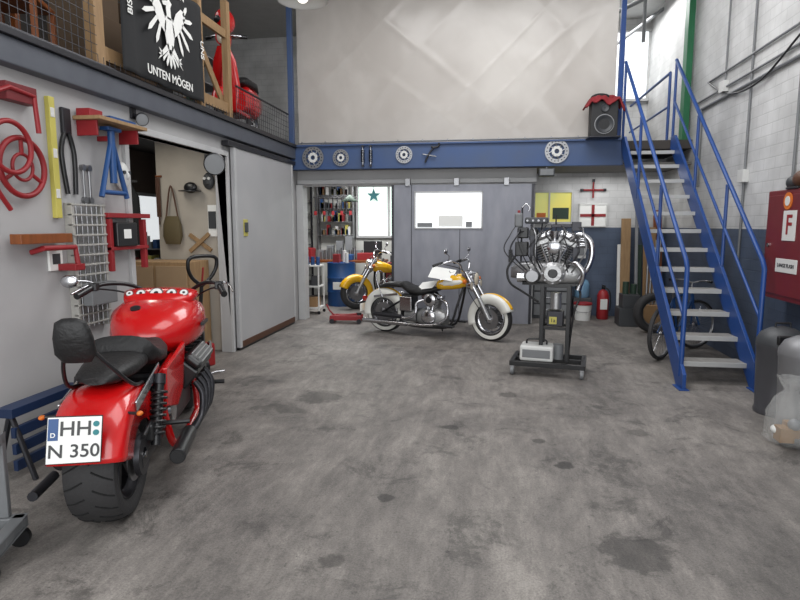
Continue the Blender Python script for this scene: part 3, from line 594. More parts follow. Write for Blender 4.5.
# ---------------------------------------------------------------- engine stand
def engine_stand():
    t=T('motorcycle_engine_on_stand',(.68,6.62,0),-10)
    L=[]
    for y in (-.26,.26): L.append(((-.4,y-.025,.1),(.4,y+.025,.15)))
    for x in (-.38,.38): L.append(((x-.025,-.26,.1),(x+.025,.26,.15)))
    L.append(((-.38,-.02,.1),(.38,.02,.15)))
    t.boxes('base_frame',L,BLACK)
    for i,(x,y) in enumerate(((-.37,-.26),(.37,-.26),(-.37,.26),(.37,.26))):
        t.cyl('caster_wheel_%d'%i,(x-.018,y,.047),(x+.018,y,.047),.047,GREY); t.box('caster_fork_%d'%i,(x-.024,y-.02,.05),(x+.024,y+.02,.1),STEEL)
    t.boxes('uprights',[((x-.022,y-.02,.15),(x+.022,y+.02,1.0)) for x in (-.08,.2) for y in (-.12,.12)],BLACK)
    t.boxes('crossbars',[((-.08,y-.015,z),(.2,y+.015,z+.03)) for y in (-.12,.12) for z in (.5,.97)]+[((x-.015,-.12,z),(x+.015,.12,z+.03)) for x in (-.08,.2) for z in (.5,.97)],BLACK)
    t.boxes('engine_cradle',[((-.3,-.14,.99),(.3,-.09,1.02)),((-.3,.09,.99),(.3,.14,1.02)),((-.3,-.14,.99),(-.26,.14,1.02)),((.26,-.14,.99),(.3,.14,1.02))],BLACK)
    t.box('charger_case',(-.30,-.22,.15),(.06,.06,.32),WHITEP,.02); t.box('charger_face',(-.27,-.226,.19),(.03,-.22,.28),GREY); t.tube('charger_handle',[(-.24,-.07,.32),(-.22,-.07,.37),(-.04,-.07,.37),(-.02,-.07,.32)],.01,BLACK)
    t.box('battery',(-.03,-.1,.53),(.15,.08,.70),DSTEEL,.01); t.box('label',(.0,-.107,.56),(.08,-.1,.64),YELP,0); t.text('label_text','1a',.06,basis((1,0,0),(0,0,1),(.04,-.109,.6)),BLACK)
    t.cyl('oil_can',(.1,.0,.15),(.1,.0,.32),.06,GREY); t.cyls('cylinder_sleeve',[((.06,0,.72),(.06,0,.9),.06)],ALU,20)
    k_=T('engine_assembly'); k_.e.parent=t.e; k_.e.scale=(1.3,1.2,1.22); k_.e.location=(.03,0,-.25)
    u=k_
    u.loft('crankcase',[(-.24,0,1.12,.1,.08,3),(-.17,0,1.13,.14,.1,3),(.1,0,1.13,.14,.11,3),(.22,0,1.11,.1,.09,3)],ALU)
    u.lathe('timing_cover',[(-.04,0),(-.04,.07),(-.01,.1),(.02,.1)],ALU,M=Matrix.Translation((.0,-.15,1.13))); u.lathe('alternator_cover',[(-.03,0),(-.03,.05),(0,.07)],STEEL,M=Matrix.Translation((-.17,-.14,1.1)))
    u.lathe('timing_badge',[(-.045,0),(-.045,.035),(-.04,.04)],BLACK,M=Matrix.Translation((.0,-.15,1.13)))
    u.cyls('cover_bolts',[((.085*math.cos(i*pi/4),-.18,1.13+.085*math.sin(i*pi/4)),(.085*math.cos(i*pi/4),-.15,1.13+.085*math.sin(i*pi/4)),.008) for i in range(8)],STEEL)
    for a,nm in ((-24,'left'),(24,'right')):
        q=math.radians(a); d=Vector((math.sin(q),0,math.cos(q))); b=Vector((0,0,1.2))
        fins(u,nm+'_cylinder',b+d*.02,b+d*.2,.1,8,ALU,DSTEEL); e=b+d*.2; M=Matrix.Translation(e)@Matrix.Rotation(q,4,'Y')
        u.box(nm+'_head',(-.095,-.08,0),(.095,.08,.05),ALU,.01,M); u.box(nm+'_rocker_cover',(-.085,-.075,.05),(.085,.075,.11),CHROME,.02,M)
        u.cyls(nm+'_pushrods',[((.02*(1 if a>0 else -1),-.13,1.2),e+Vector((.03,-.09,0)),.01),((.04*(1 if a>0 else -1),-.13,1.2),e+Vector((-.03,-.09,0)),.01)],CHROME)
    u.lathe('air_cleaner',[(-.03,0),(-.03,.03),(-.02,.055),(.03,.06),(.04,.04)],CHROME,M=Matrix.Translation((.0,-.15,1.36)))
    u.box('carburettor',(-.05,-.13,1.32),(.05,-.02,1.42),ALU,.01); u.cyl('velocity_stack',(0,-.08,1.42),(0,-.08,1.5),.03,CHROME,r2=.045)
    u.loft('primary_case',[(-.36,.0,1.12,.06,.05,3),(-.3,0,1.14,.08,.08,3),(-.2,0,1.14,.09,.09,3)],STEEL)
    for k in range(3):
        u.tube('exhaust_pipe_%d'%k,[(.12,-.07+.06*k,1.42-.05*k),(.2,-.09+.07*k,1.47-.05*k),(.28,-.1+.08*k,1.42-.03*k),(.30,-.1+.08*k,1.3),(.27,-.1+.08*k,1.18),(.2,-.09+.07*k,1.08)],.024,CHROME)
    u.cyl('exhaust_tip',(.22,-.08,1.06),(.2,-.08,.98),.028,CHROME)
    u.tube('exhaust_front',[(.1,-.1,1.2),(.18,-.17,1.22),(.24,-.18,1.14),(.22,-.16,1.04)],.022,CHROME)
    u.cyl('oil_filter',(-.3,-.08,1.08),(-.22,-.08,1.08),.045,CHROME)
    u.boxes('bracket_plates',[((-.2,-.12,1.28),(-.14,-.1,1.46)),((.15,-.12,1.2),(.19,-.1,1.36))],DSTEEL)
    t.boxes('wiring_board',[((-.40,-.06,1.3),(-.26,.06,1.46)),((-.38,-.06,1.5),(-.26,.02,1.62)),((-.25,-.05,1.48),(-.16,.05,1.6))],BLACK,.012)
    t.cyls('support_rods',[((-.34,.02,1.0),(-.34,.02,1.84),.01),((.05,.14,1.0),(.02,.12,1.76),.008),((-.2,.12,1.0),(-.12,.1,1.7),.008)],DSTEEL)
    t.tube('hook',[(-.34,.02,1.84),(-.3,.02,1.88),(-.26,.02,1.84),(-.27,.02,1.8)],.009,CHROME)
    t.box('gauge_housing',(-.30,-.06,1.66),(-.05,.04,1.73),DGREY,.015); t.cyls('toggles',[((-.27+.06*k,-.08,1.695),(-.27+.06*k,-.06,1.695),.012) for k in range(4)],STEEL)
    t.boxes('throttle_linkage',[((-.02,-.03,1.62),(.26,.0,1.65)),((.2,-.05,1.58),(.3,.03,1.68))],DSTEEL,.006)
    t.box('fuel_bottle',(-.42,-.03,1.62),(-.33,.06,1.78),GREY,.02); t.box('fuel_bottle_cap',(-.39,-.0,1.78),(-.36,.03,1.81),REDP,.005)
    rnd=random.Random(4)
    for k in range(14):
        x=-.40+.055*k
        t.tube('hose_%d'%k,[(x,-.02,1.64-.03*(k%3)),(x+rnd.uniform(-.08,.08),-.16,1.54),(x+rnd.uniform(-.12,.12),-.2,1.36),(x*.7,-.16,1.14)],.006+.003*(k%2),[BLACK,DSTEEL,BLACK,STEEL,BLACK][k%5])
    t.tube('hose_loop',[(-.4,0,1.3),(-.48,-.05,1.15),(-.44,-.08,1.0),(-.3,-.05,.9),(-.12,-.1,.8)],.013,BLACK)
    t.tube('drain_hose',[(.24,.0,1.05),(.32,-.1,.9),(.26,-.14,.7),(.22,-.1,.3)],.012,BLACK)
engine_stand()

# ---------------------------------------------------------------- beam decorations
def brake_disc(x,z,r):
    t=T('brake_disc',(x,9.40,z))
    t.lathe('rotor',[(-.006,r*.66),(-.006,r),(.0,r),(.0,r*.66)],STEEL,closedp=True); t.lathe('carrier',[(-.01,r*.2),(-.01,r*.45),(-.004,r*.45),(-.004,r*.2)],WHITEP,closedp=True)
    t.cyls('arms',[((r*.4*math.cos(a),-.006,r*.4*math.sin(a)),(r*.7*math.cos(a+.25),-.006,r*.7*math.sin(a+.25)),r*.05) for a in [i*pi/4 for i in range(8)]],STEEL)
    t.cyls('holes',[((r*.83*math.cos(a),-.0075,r*.83*math.sin(a)),(r*.83*math.cos(a),-.006,r*.83*math.sin(a)),r*.055) for a in [i*pi/9 for i in range(18)]],BLACK)
    t.cyl('mounting_nail',(0,-.012,0),(0,.02,0),.012,DSTEEL)
for x,z,r in ((-2.9,2.74,.18),(-2.43,2.73,.135),(-1.39,2.76,.135),(.985,2.77,.18)): brake_disc(x,z,r)
for x in (-2.06,-1.93):
    t=T('shock_absorber',(x,9.38,2.74)); t.cyl('rod',(0,0,-.13),(0,0,.15),.012,CHROME); t.tube('spring',[(.028*math.cos(i*.9),.028*math.sin(i*.9),-.09+.2*i/60) for i in range(60)],.006,BLACK,smooth=False,n=6); t.cyls('eyes',[((0,-.02,-.145),(0,.02,-.145),.02),((0,-.02,.16),(0,.02,.16),.02)],DSTEEL,14)
t=T('exhaust_wrench',(-.97,9.38,2.76)); t.tube('handle',[(-.08,0,-.13),(-.02,0,0),(.06,0,.1)],.014,DSTEEL); t.tube('jaw',[(.02,0,.12),(.06,0,.1),(.13,0,.12),(.14,0,.17)],.018,DSTEEL)
t.cyl('pin',(-.12,0,.0),(.1,0,-.04),.01,STEEL)
t=T('loudspeaker_shelf'); t.box('board',(1.4,9.1,2.925),(1.86,9.38,2.945),DSTEEL)
t=T('loudspeaker',(1.62,9.25,2.945)); t.box('cabinet',(-.19,-.12,0),(.19,.12,.5),mat('speaker_black',(30,30,32),.6),.01)
t.lathe('woofer',[(-.01,.13),(-.02,.12),(.02,.05),(.01,0)],DGREY,M=Matrix.Translation((0,-.125,.17))); t.lathe('tweeter',[(-.01,.06),(-.015,.055),(.01,0)],DGREY,M=Matrix.Translation((0,-.125,.4))); t.lathe('woofer_ring',[(-.012,.12),(-.012,.14),(0,.14)],STEEL,M=Matrix.Translation((0,-.12,.17)))
t=T('red_jacket',(1.62,9.25,3.445)); RC=mat('red_cloth',(130,26,34),.8,bump=.6,scale=9)
V=[];F=[];nx,ny=36,30
for i in range(nx+1):
    for j in range(ny+1):
        x=-.27+.54*i/nx; y=-.17+.33*j/ny
        ex=max(0,abs(x)-.2)/.07; ey=max(0,-y-.125)/.045
        z=.05+.05*noise.noise(Vector((x*7,y*7,2)))+.03*noise.noise(Vector((x*16,y*16,5)))-.13*ex-.12*ey*(.6+.6*noise.noise(Vector((x*9,0,0))))
        V.append((x,y,z))
for i in range(nx):
    for j in range(ny):
        a=i*(ny+1)+j; F.append((a,a+ny+1,a+ny+2,a+1))
t.mesh('cloth',V,F,RC,solid=.02,ang=80); t.ball('crumple',(-.05,0,.07),.1,CLOTHB,(1.4,1,.6)); t.ball('crumple_2',(.1,.02,.06),.08,RC,(1.2,1,.6))
t=T('beam_floodlight',(.85,9.5,2.46)); t.box('head',(-.12,-.06,-.06),(.12,.06,.06),DGREY,.01); t.box('glass',(-.1,-.065,-.045),(.1,-.06,.045),GREY); t.cyl('bracket',(0,0,.05),(0,0,.1),.015,STEEL)

# ---------------------------------------------------------------- back right wall items
t=T('framed_flag'); t.box('board',(1.58,10.86,1.63),(2.02,10.89,2.0),PAPER,.003); t.boxes('red_cross',[((1.58,10.85,1.79),(2.02,10.86,1.84)),((1.775,10.85,1.63),(1.825,10.86,2.0))],REDP,0); t.boxes('frame',[((1.56,10.85,1.61),(2.04,10.9,1.63)),((1.56,10.85,2.0),(2.04,10.9,2.02)),((1.56,10.85,1.63),(1.58,10.9,2.0)),((2.02,10.85,1.63),(2.04,10.9,2.0))],WHITEP)
t=T('wheel_brace',(1.79,10.86,2.26)); t.cyls('arms',[((-.2,0,0),(.2,0,0),.016),((0,0,-.14),(0,0,.18),.016)],REDP); t.cyls('sockets',[((-.22,0,0),(-.17,0,0),.024),((.17,0,0),(.22,0,0),.024),((0,0,.14),(0,0,.19),.024)],DSTEEL,12)
t=T('fire_extinguisher',(1.98,10.55,0))
t.lathe('cylinder',[(0,0),(0,.09),(.02,.1),(.42,.1),(.49,.07),(.52,.03),(.54,0)],REDP,M=Mz); t.box('label',(-.06,-.104,.18),(.06,-.095,.36),WHITEP); t.cyl('valve',(0,0,.53),(0,0,.58),.025,BLACK); t.box('lever',(-.02,-.1,.57),(.02,.05,.6),BLACK); t.tube('hose',[(0,.02,.56),(.1,0,.5),(.13,0,.3),(.12,0,.15)],.012,BLACK)
t=T('bucket_with_lid',(1.62,10.4,0)); t.lathe('pail',[(0,0),(0,.13),(.27,.15)],WHITEP,M=Mz); t.lathe('lid',[(.27,.158),(.3,.158),(.3,0)],REDP,M=Mz); t.tube('bail',[(-.155,0,.25),(-.1,-.13,.16),(.1,-.13,.16),(.155,0,.25)],.005,STEEL)
t=T('water_canister',(1.64,10.70,0)); t.box('crate',(-.16,-.12,0),(.16,.12,.36),DGREY,.01); t.lathe('jug',[(.36,0),(.36,.11),(.4,.13),(.6,.13),(.66,.1),(.7,.03),(.74,.03),(.74,0)],mat('blue_water_jug',(120,160,190),.15,alpha=.8),M=Mz); t.cyl('cap',(0,0,.74),(0,0,.78),.035,BLUEP)
t=T('steel_cabinet'); t.box('carcass',(.76,10.45,0),(1.4,10.85,.95),DGREY,.01); t.boxes('drawers',[((.79,10.43,.06+.22*k),(1.37,10.45,.25+.22*k)) for k in range(4)],GREY); t.boxes('handles',[((.95,10.41,.15+.22*k),(1.2,10.43,.165+.22*k)) for k in range(4)],CHROME)
t=T('wall_breaker_box'); t.box('case',(1.48,10.8,1.05),(1.7,10.9,1.4),WHITEP,.01); t.box('cover',(1.51,10.79,1.1),(1.67,10.8,1.34),GREY)
t=T('leaning_boards')
for i,(x,w,h,m) in enumerate(((2.34,.16,1.75,WOOD),(2.55,.1,1.3,DGREEN),(2.7,.2,1.6,CARD),(2.24,.06,1.3,WHITEP),(2.85,.14,1.9,DWOOD),(2.48,.05,2.1,STEEL))):
    t.rbox('board_%d'%i,(x,10.62-.08*(i%3),h/2+.01),(w,.03,h),m,(-5-i,0,(-1)**i*2))
t=T('cluttered_crates',(2.3,9.95,0)); t.boxes('crates',[((-.2,-.18,0),(.15,.18,.3)),((-.15,-.15,.3),(.12,.15,.52))],DGREY,.008); t.boxes('cartons',[((.18,-.15,0),(.45,.15,.35))],CARD); t.cyls('tins',[((-.08,-.0,.52),(-.08,0,.72),.05),((.05,.03,.52),(.05,.03,.68),.05)],DGREEN,14); t.cyls('tubes',[((.25+.05*k,.0,.35),(.27+.06*k,.1,1.2+.1*k),.018) for k in range(4)],STEEL)
# bicycle under the stairs
def bicycle():
    t=T('bicycle',(2.10,7.42,0),50); R=.33; W=.98
    wheel(t,'rear_wheel',(0,0,R),R,.05,thin=True,disc=False,rim=STEEL); wheel(t,'front_wheel',(W,0,R),R,.05,thin=True,disc=False,rim=STEEL,yaw=-25)
    bb=(.43,0,.28); st=(.28,0,.74); hd=(.82,0,.78); hb=(.85,0,.70)
    t.cyls('frame_tubes',[(bb,st,.018),(st,hd,.017),(bb,hb,.02),((.80,0,.82),(.86,0,.64),.022)]+[(bb,(0,s*.05,R),.01) for s in (-1,1)]+[(st,(0,s*.05,R),.009) for s in (-1,1)]+[((.86,0,.64),(W,s*.05,R),.013) for s in (-1,1)],BLUEP,12)
    t.cyl('seat_post',st,(.25,0,.82),.012,STEEL); t.loft('saddle',[(.1,0,.84,.07,.02,2.2),(.2,0,.845,.08,.025,2.4),(.32,0,.84,.03,.018,2.2),(.38,0,.835,.015,.012,2)],SEAT)
    t.tube('handlebar',[(.75,-.24,.93),(.83,-.12,.93),(.81,0,.9),(.83,.12,.93),(.75,.24,.93)],.011,STEEL); t.cyl('stem',(.8,0,.81),(.81,0,.9),.012,STEEL)
    t.cyls('grips',[((.77,-.21,.93),(.72,-.27,.93),.016),((.77,.21,.93),(.72,.27,.93),.016)],BLACK,12)
    t.lathe('chainring',[(-.002,.05),(-.002,.09),(.002,.09),(.002,.05)],STEEL,M=Matrix.Translation((.43,-.05,.28)),closedp=True); t.cyls('cranks',[((.43,-.06,.28),(.56,-.07,.2),.009),((.43,.06,.28),(.3,.07,.36),.009)],STEEL); t.boxes('pedals',[((.52,-.15,.19),(.6,-.07,.21)),((.26,.07,.35),(.34,.15,.37))],BLACK)
    t.tube('chain',[(.43,-.05,.37),(0,-.05,.37),(-.04,-.05,.33),(0,-.05,.29),(.43,-.05,.19)],.005,DSTEEL,smooth=False)
bicycle()
def tyre(name,loc,R,w,tilt=0):
    t=T(name,loc); t.e.rotation_euler=(0,0,math.radians(tilt))
    p=[(-.36,.66),(-.46,.74),(-.5,.84),(-.46,.92),(-.34,.97),(0,1),(.34,.97),(.46,.92),(.5,.84),(.46,.74),(.36,.66),(.34,.72),(-.34,.72)]
    t.lathe('tread',[(a*w,r*R) for a,r in p],RUBBER,closedp=True,M=Matrix.Translation((0,0,R)))
    t.lathe('rim',[(-.3*w,.68*R),(-.2*w,.6*R),(.2*w,.6*R),(.3*w,.68*R)],STEEL,M=Matrix.Translation((0,0,R)),solid=.004)
tyre('spare_tyre',(2.5,9.3,0),.31,.17,12)

# ---------------------------------------------------------------- workshop behind the opening
t=T('blue_oil_drum',(-3.02,11.6,0)); t.lathe('barrel',[(0,0),(0,.28),(.28,.285),(.29,.3),(.31,.285),(.56,.285),(.58,.3),(.6,.285),(.86,.285),(.88,.29),(.88,.27),(.86,.27),(.86,0)],BLUEP,M=Mz); t.cyl('bung',(.15,0,.86),(.15,0,.885),.035,STEEL); t.box('label',(-.1,-.3,.35),(.1,-.284,.5),PAPER)
t.boxes('cans_on_lid',[((-.15,-.1,.88),(-.02,.05,1.05))],REDP); t.cyls('bottles',[((.05,.1,.88),(.05,.1,1.12),.04),((.14,-.08,.88),(.14,-.08,1.08),.035)],WHITEP,14)
t=T('white_utility_cart',(-3.4,10.45,0)); t.boxes('shelves',[((-.25,-.18,z),(.3,.18,z+.03)) for z in (.1,.5,.88)],WHITEP); t.boxes('posts',[((x-.012,y-.012,.06),(x+.012,y+.012,.9)) for x in (-.24,.29) for y in (-.17,.17)],WHITEP); t.cyls('casters',[((x,y-.01,.03),(x,y+.01,.03),.03) for x in (-.24,.29) for y in (-.17,.17)],BLACK,12)
t.boxes('boxes',[((-.2,-.12,.53),(-.02,.1,.68)),((.05,-.14,.13),(.24,.1,.3))],CARD); t.cyls('cans',[((.05+.1*k,-.05,.91),(.05+.1*k,-.05,1.06),.035) for k in range(3)],BLUEP,12); t.cyls('spray_cans',[((-.2+.08*k,0,.91),(-.2+.08*k,0,1.1),.028) for k in range(3)],YELP,12)
t.boxes('bottom_tools',[((.0,-.15,.53),(.1,.0,.62)),((.14,-.15,.53),(.27,.1,.7))],DGREY)
def shelf_clutter(name,x0,x1,y0,y1,zs,seed):
    rnd=random.Random(seed); t=T(name); ms=[REDP,BLUEP,CARD,WHITEP,DGREY,GREY,STEEL,DGREEN,BLACK,YELP,WHITEP]
    t.boxes('boards',[((x0,y0,z-.02),(x1,y1,z)) for z in zs],STEEL); t.boxes('posts',[((x-.02,y-.02,0 if zs[0]<2.5 else 2.93),(x+.02,y+.02,zs[-1]+.35)) for x in (x0,x1) for y in (y0,y1)],DSTEEL)
    B={i:[] for i in range(len(ms))}; C={i:[] for i in range(len(ms))}
    for z in zs:
        x=x0+.05
        while x<x1-.12:
            i=rnd.randrange(len(ms)); w=rnd.uniform(.04,.12); h=rnd.uniform(.08,.26); y=y0+rnd.uniform(.02,.1)
            if rnd.random()<.5: B[i].append(((x,y,z),(x+w,y+.2,z+h)))
            else: C[i].append(((x+w/2,y+.08,z),(x+w/2,y+.08,z+h),w*.45))
            x+=w+.012
    for i in B:
        if B[i]: t.boxes('boxes_%d'%i,B[i],ms[i])
        if C[i]: t.cyls('tins_%d'%i,C[i],ms[i],14)
shelf_clutter('storage_shelf',-5.1,-4.1,12.7,13.1,(.5,.85,1.2,1.55,1.9,2.2),3)
shelf_clutter('storage_shelf',-1.5,.4,12.65,13.1,(.5,.95,1.4,1.8),5)
t=T('workbench'); t.box('top',(-4.4,11.95,.85),(-2.2,12.55,.9),DWOOD); t.boxes('legs',[((x,y,0),(x+.06,y+.06,.85)) for x in (-4.38,-2.28) for y in (11.97,12.47)],DSTEEL)
t.boxes('tool_boxes',[((-4.2,12.05,.9),(-3.8,12.4,1.15)),((-2.8,12.1,.9),(-2.45,12.35,1.05))],REDP,.01); t.cyls('jars',[((-3.6+.09*k,12.2,.9),(-3.6+.09*k,12.2,1.06+.05*(k%3)),.035) for k in range(9)],STEEL,14); t.boxes('vise',[((-3.0,12.0,.9),(-2.88,12.25,1.02))],BLUEP,.01)
t.boxes('clutter',[((-3.75+.21*k,12.35,.9),(-3.6+.21*k,12.5,1.1+.1*(k%4))) for k in range(7)],GREY); t.boxes('monitor',[((-2.7,12.3,1.0),(-2.3,12.35,1.3))],BLACK)
t=T('bench_rack'); t.boxes('boards',[((-3.9,12.95,z),(-3.1,13.15,z+.02)) for z in (1.4,1.7,2.0,2.3)],STEEL); t.boxes('uprights',[((x,12.95,0),(x+.03,13.15,2.6)) for x in (-3.93,-3.1)],STEEL)
rr=random.Random(11)
for ci,mm in enumerate((REDP,WHITEP,DGREY,BLUEP,CARD,YELP,GREY)):
    t.boxes('packs_%d'%ci,[((x,12.97,z+.02),(x+.06,13.12,z+.02+rr.uniform(.1,.24))) for z in (1.4,1.7,2.0,2.3) for x in [-3.88+.38*rr.random()+.3*k for k in range(2)]],mm)
t=T('hanging_spanners'); t.cyl('rail',(-3.9,12.6,2.25),(-2.9,12.6,2.25),.012,STEEL); t.cyls('drop_rods',[((x,12.6,2.25),(x,12.6,2.8),.006) for x in (-3.9,-2.9)],STEEL)
t.cyls('tools',[((-3.85+.1*k,12.6,2.24),(-3.85+.1*k,12.6,1.95-.06*(k%3)),.014) for k in range(10)],DSTEEL); t.boxes('tool_heads',[((-3.88+.2*k,12.58,1.86),(-3.82+.2*k,12.62,1.95)) for k in range(5)],REDP)
t=T('red_tool_trolley',(-1.95,12.3,0)); t.box('body',(-.22,-.18,.1),(.22,.18,.85),REDP,.01); t.boxes('drawer_lines',[((-.2,-.19,.15+.12*k),(.2,-.18,.24+.12*k)) for k in range(6)],mat('trolley_grey',(70,40,42),.5)); t.cyls('casters',[((x,y-.015,.05),(x,y+.015,.05),.05) for x in (-.17,.17) for y in (-.13,.13)],BLACK,12); t.boxes('items',[((-.15,-.1,.85),(.0,.05,1.0)),((.06,-.08,.85),(.16,.08,.95))],DGREY)
t=T('hanging_work_lamp',(-2.75,11.3,2.1)); t.lathe('shade',[(0,.16),(.1,.05),(.13,.02)],DGREEN,M=Mz,solid=.004); t.cyl('cord',(0,0,.12),(0,0,.68),.006,BLACK)
t=T('star_sign',(-2.62,13.05,2.3))
t.prism('star',[((.16 if i%2==0 else .065)*math.sin(i*pi/5),(.16 if i%2==0 else .065)*math.cos(i*pi/5)) for i in range(10)],.02,TEAL,basis((1,0,0),(0,0,1),(0,0,0))); t.cyl('cord',(0,0,.15),(0,0,.4),.004,BLACK)
t=T('trolley_jack',(-2.38,9.5,0),5); t.boxes('chassis',[((-.28,-.12,.05),(.26,-.08,.13)),((-.28,.08,.05),(.26,.12,.13)),((-.28,-.12,.05),(-.2,.12,.12))],REDP,.006); t.rbox('lift_arm',(.02,0,.12),(.4,.07,.05),REDP,(0,-6,0)); t.cyl('saddle',(.2,0,.13),(.2,0,.17),.045,DSTEEL); t.cyls('wheels',[((x,y-.02,.04),(x,y+.02,.04),.04) for x in (-.24,.22) for y in (-.14,.14)],DSTEEL,14); t.tube('handle',[(-.22,0,.12),(-.3,0,.2),(-.36,.05,.3)],.014,REDP,smooth=False)

# ---------------------------------------------------------------- storeroom contents
t=T('hanging_hat',(-3.8,7.04,2.1)); t.ball('crown',(0,0,.02),.09,BLACK,(1,.5,.8)); t.lathe('brim',[(0,.14),(.01,.14),(.01,.05)],BLACK,M=basis((1,0,0),(0,-1,0),(0,-.02,-.02))@Matrix.Rotation(pi/2,4,'X'))
t=T('canvas_bag',(-4.08,7.05,1.6)); t.loft('bag',[(-.2,0,0,.1,.03,2.4),(-.1,0,0,.13,.06,2.6),(.05,0,0,.12,.055,2.6),(.16,0,0,.09,.02,2)],mat('olive_canvas',(96,84,56),.8),M=Matrix.Rotation(-pi/2,4,'Y')@Matrix.Rotation(pi/2,4,'X')); t.tube('strap',[(-.08,0,.15),(-.02,0,.5),(.02,0,.5),(.08,0,.15)],.01,BROWN)
t=T('hanging_mask',(-3.56,7.03,2.2)); t.ball('face',(0,.03,0),.09,DGREY,(.85,.5,1.2)); t.cyls('eyes',[((-.03,-.03,.03),(-.03,-.01,.03),.018),((.03,-.03,.03),(.03,-.01,.03),.018)],WHITEP,12); t.box('mouth',(-.03,-.03,-.05),(.03,-.01,-.035),BLACK)
t=T('wooden_cross_tool',(-3.72,7.085,1.42)); t.rbox('bar_a',(0,0,0),(.36,.03,.05),WOOD,(0,35,0)); t.rbox('bar_b',(0,-.025,0),(.36,.03,.05),WOOD,(0,-40,0))
t=T('wall_poster'); t.box('sheet',(-3.6,7.08,1.5),(-3.48,7.1,1.9),PAPER,0); t.boxes('print',[((-3.59,7.07,1.6),(-3.49,7.08,1.82))],DGREY,0)
t=T('leather_belts'); t.cyls('belts',[((-4.29+.02*k,7.07,2.25),(-4.29+.02*k,7.07,1.75-.1*(k%2)),.01) for k in range(3)],BROWN); t.cyl('peg_rail',(-4.3,7.08,2.27),(-4.22,7.08,2.27),.012,DWOOD)
PLY=mat('pale_ply',(165,138,106),.6)
t=T('wooden_cabinet'); t.box('carcass',(-4.5,6.55,0),(-3.6,7.05,1.2),WOOD,.01)
t.boxes('doors',[((-4.47,6.53,.05),(-4.07,6.55,1.15)),((-4.03,6.53,.05),(-3.63,6.55,1.15))],PLY)
t.cyls('knobs',[((-4.1,6.5,.7),(-4.1,6.53,.7),.015),((-4.0,6.5,.7),(-4.0,6.53,.7),.015)],STEEL)
shelf_clutter('storage_shelf',-5.35,-4.45,7.9,8.3,(.5,.95,1.3),9)
t=T('hanging_coats')
for i in range(3):
    t.loft('coat_%d'%i,[(-.45,0,0,.12,.05,2.2),(-.2,0,0,.14,.07,2.4),(.15,0,0,.13,.06,2.4),(.3,0,0,.05,.03,2)],[CLOTHB,BROWN,DGREY][i],M=Matrix.Translation((-4.6-.22*i,6.95-.06*i,1.85))@Matrix.Rotation(-pi/2,4,'Y')@Matrix.Rotation(pi/2,4,'X'))
t.cyl('rail',(-5.5,6.9,2.2),(-4.45,6.9,2.2),.015,STEEL)

# ---------------------------------------------------------------- left wall tools
XW=-3.3
t=T('red_wheel_clamp',(XW+.05,3.70,2.05))
Mw=Matrix(((0,1,0,0),(1,0,0,0),(0,0,1,0),(0,0,0,1)))
t.lathe('ring',[(.0+.02*math.cos(a),.2+.02*math.sin(a)) for a in [i*pi/5 for i in range(10)]],REDP,M=Mw,closedp=True)
t.lathe('inner_ring',[(.0+.012*math.cos(a),.09+.012*math.sin(a)) for a in [i*pi/5 for i in range(10)]],REDP,M=Mw,closedp=True)
t.cyls('spokes',[((0,.09*math.cos(a),.09*math.sin(a)),(0,.2*math.cos(a),.2*math.sin(a)),.014) for a in (pi/2,pi*7/6,-pi/6)],REDP)
t.tube('hook_frame',[(0,-.3,.15),(.03,-.32,.42),(.03,-.1,.52),(.03,.12,.5),(.03,.14,.25)],.018,REDP,smooth=False); t.box('plate',(-.05,-.12,.44),(.03,.15,.56),mat('dark_red',(110,26,32),.5))
t.lathe('second_ring',[(.0+.018*math.cos(a),.17+.018*math.sin(a)) for a in [i*pi/5 for i in range(10)]],REDP,M=Matrix.Translation((.05,-.14,.12))@Mw,closedp=True)
t.tube('lower_arm',[(0,-.3,.1),(.06,-.34,-.1),(.06,-.2,-.3)],.016,REDP)
t=T('spirit_level',(XW+.018,4.04,2.15)); t.box('bar',(-.02,-.03,-.45),(.02,.03,.45),YELP); t.boxes('vials',[((.0,-.02,z),(.024,.02,z+.07)) for z in (-.3,.0,.3)],WHITEP)
t=T('bolt_cutter',(XW+.018,4.2,2.25)); t.tube('handle_a',[(0,-.02,.12),(0,-.07,-.05),(0,-.03,-.36)],.018,BLACK); t.tube('handle_b',[(0,.02,.12),(0,.07,-.05),(0,.06,-.36)],.018,BLACK); t.box('jaws',(-.018,-.045,.1),(.015,.045,.3),DSTEEL,.008)
t=T('blue_axle_stand',(XW+.12,4.6,2.1))
t.tube('legs_a',[(0,-.17,-.22),(0,0,.28),(0,.17,-.22)],.022,BLUEP,smooth=False); t.tube('crossbar',[(0,-.15,-.18),(0,.15,-.18)],.02,BLUEP,smooth=False); t.cyl('column',(0,0,-.1),(0,0,.34),.03,BLUEP); t.box('saddle',(-.04,-.09,.33),(.04,.09,.36),BLUEP)
t.box('bracket',(-.12,-.02,.25),(0,.02,.29),REDP)
t=T('wall_shelf'); t.box('board',(XW,4.3,2.48),(XW+.24,4.95,2.51),WOOD); t.boxes('brackets',[((XW,y,2.36),(XW+.18,y+.02,2.48)) for y in (4.34,4.88)],REDP)
t.boxes('boxes',[((XW+.03,4.55,2.51),(XW+.16,4.9,2.55))],BLUEP); t.box('red_clamp',(XW+.02,4.32,2.51),(XW+.14,4.48,2.57),REDP)
t=T('white_plaster_mask',(XW+.04,4.84,2.08)); t.ball('face',(0,0,0),.1,WHITEP,(.5,.8,1.25)); t.ball('nose',(.05,0,-.0),.022,WHITEP,(1,.8,1.6)); t.cyls('eyes',[((.035,-.035,.03),(.055,-.035,.03),.016),((.035,.035,.03),(.055,.035,.03),.016)],DGREY,10)
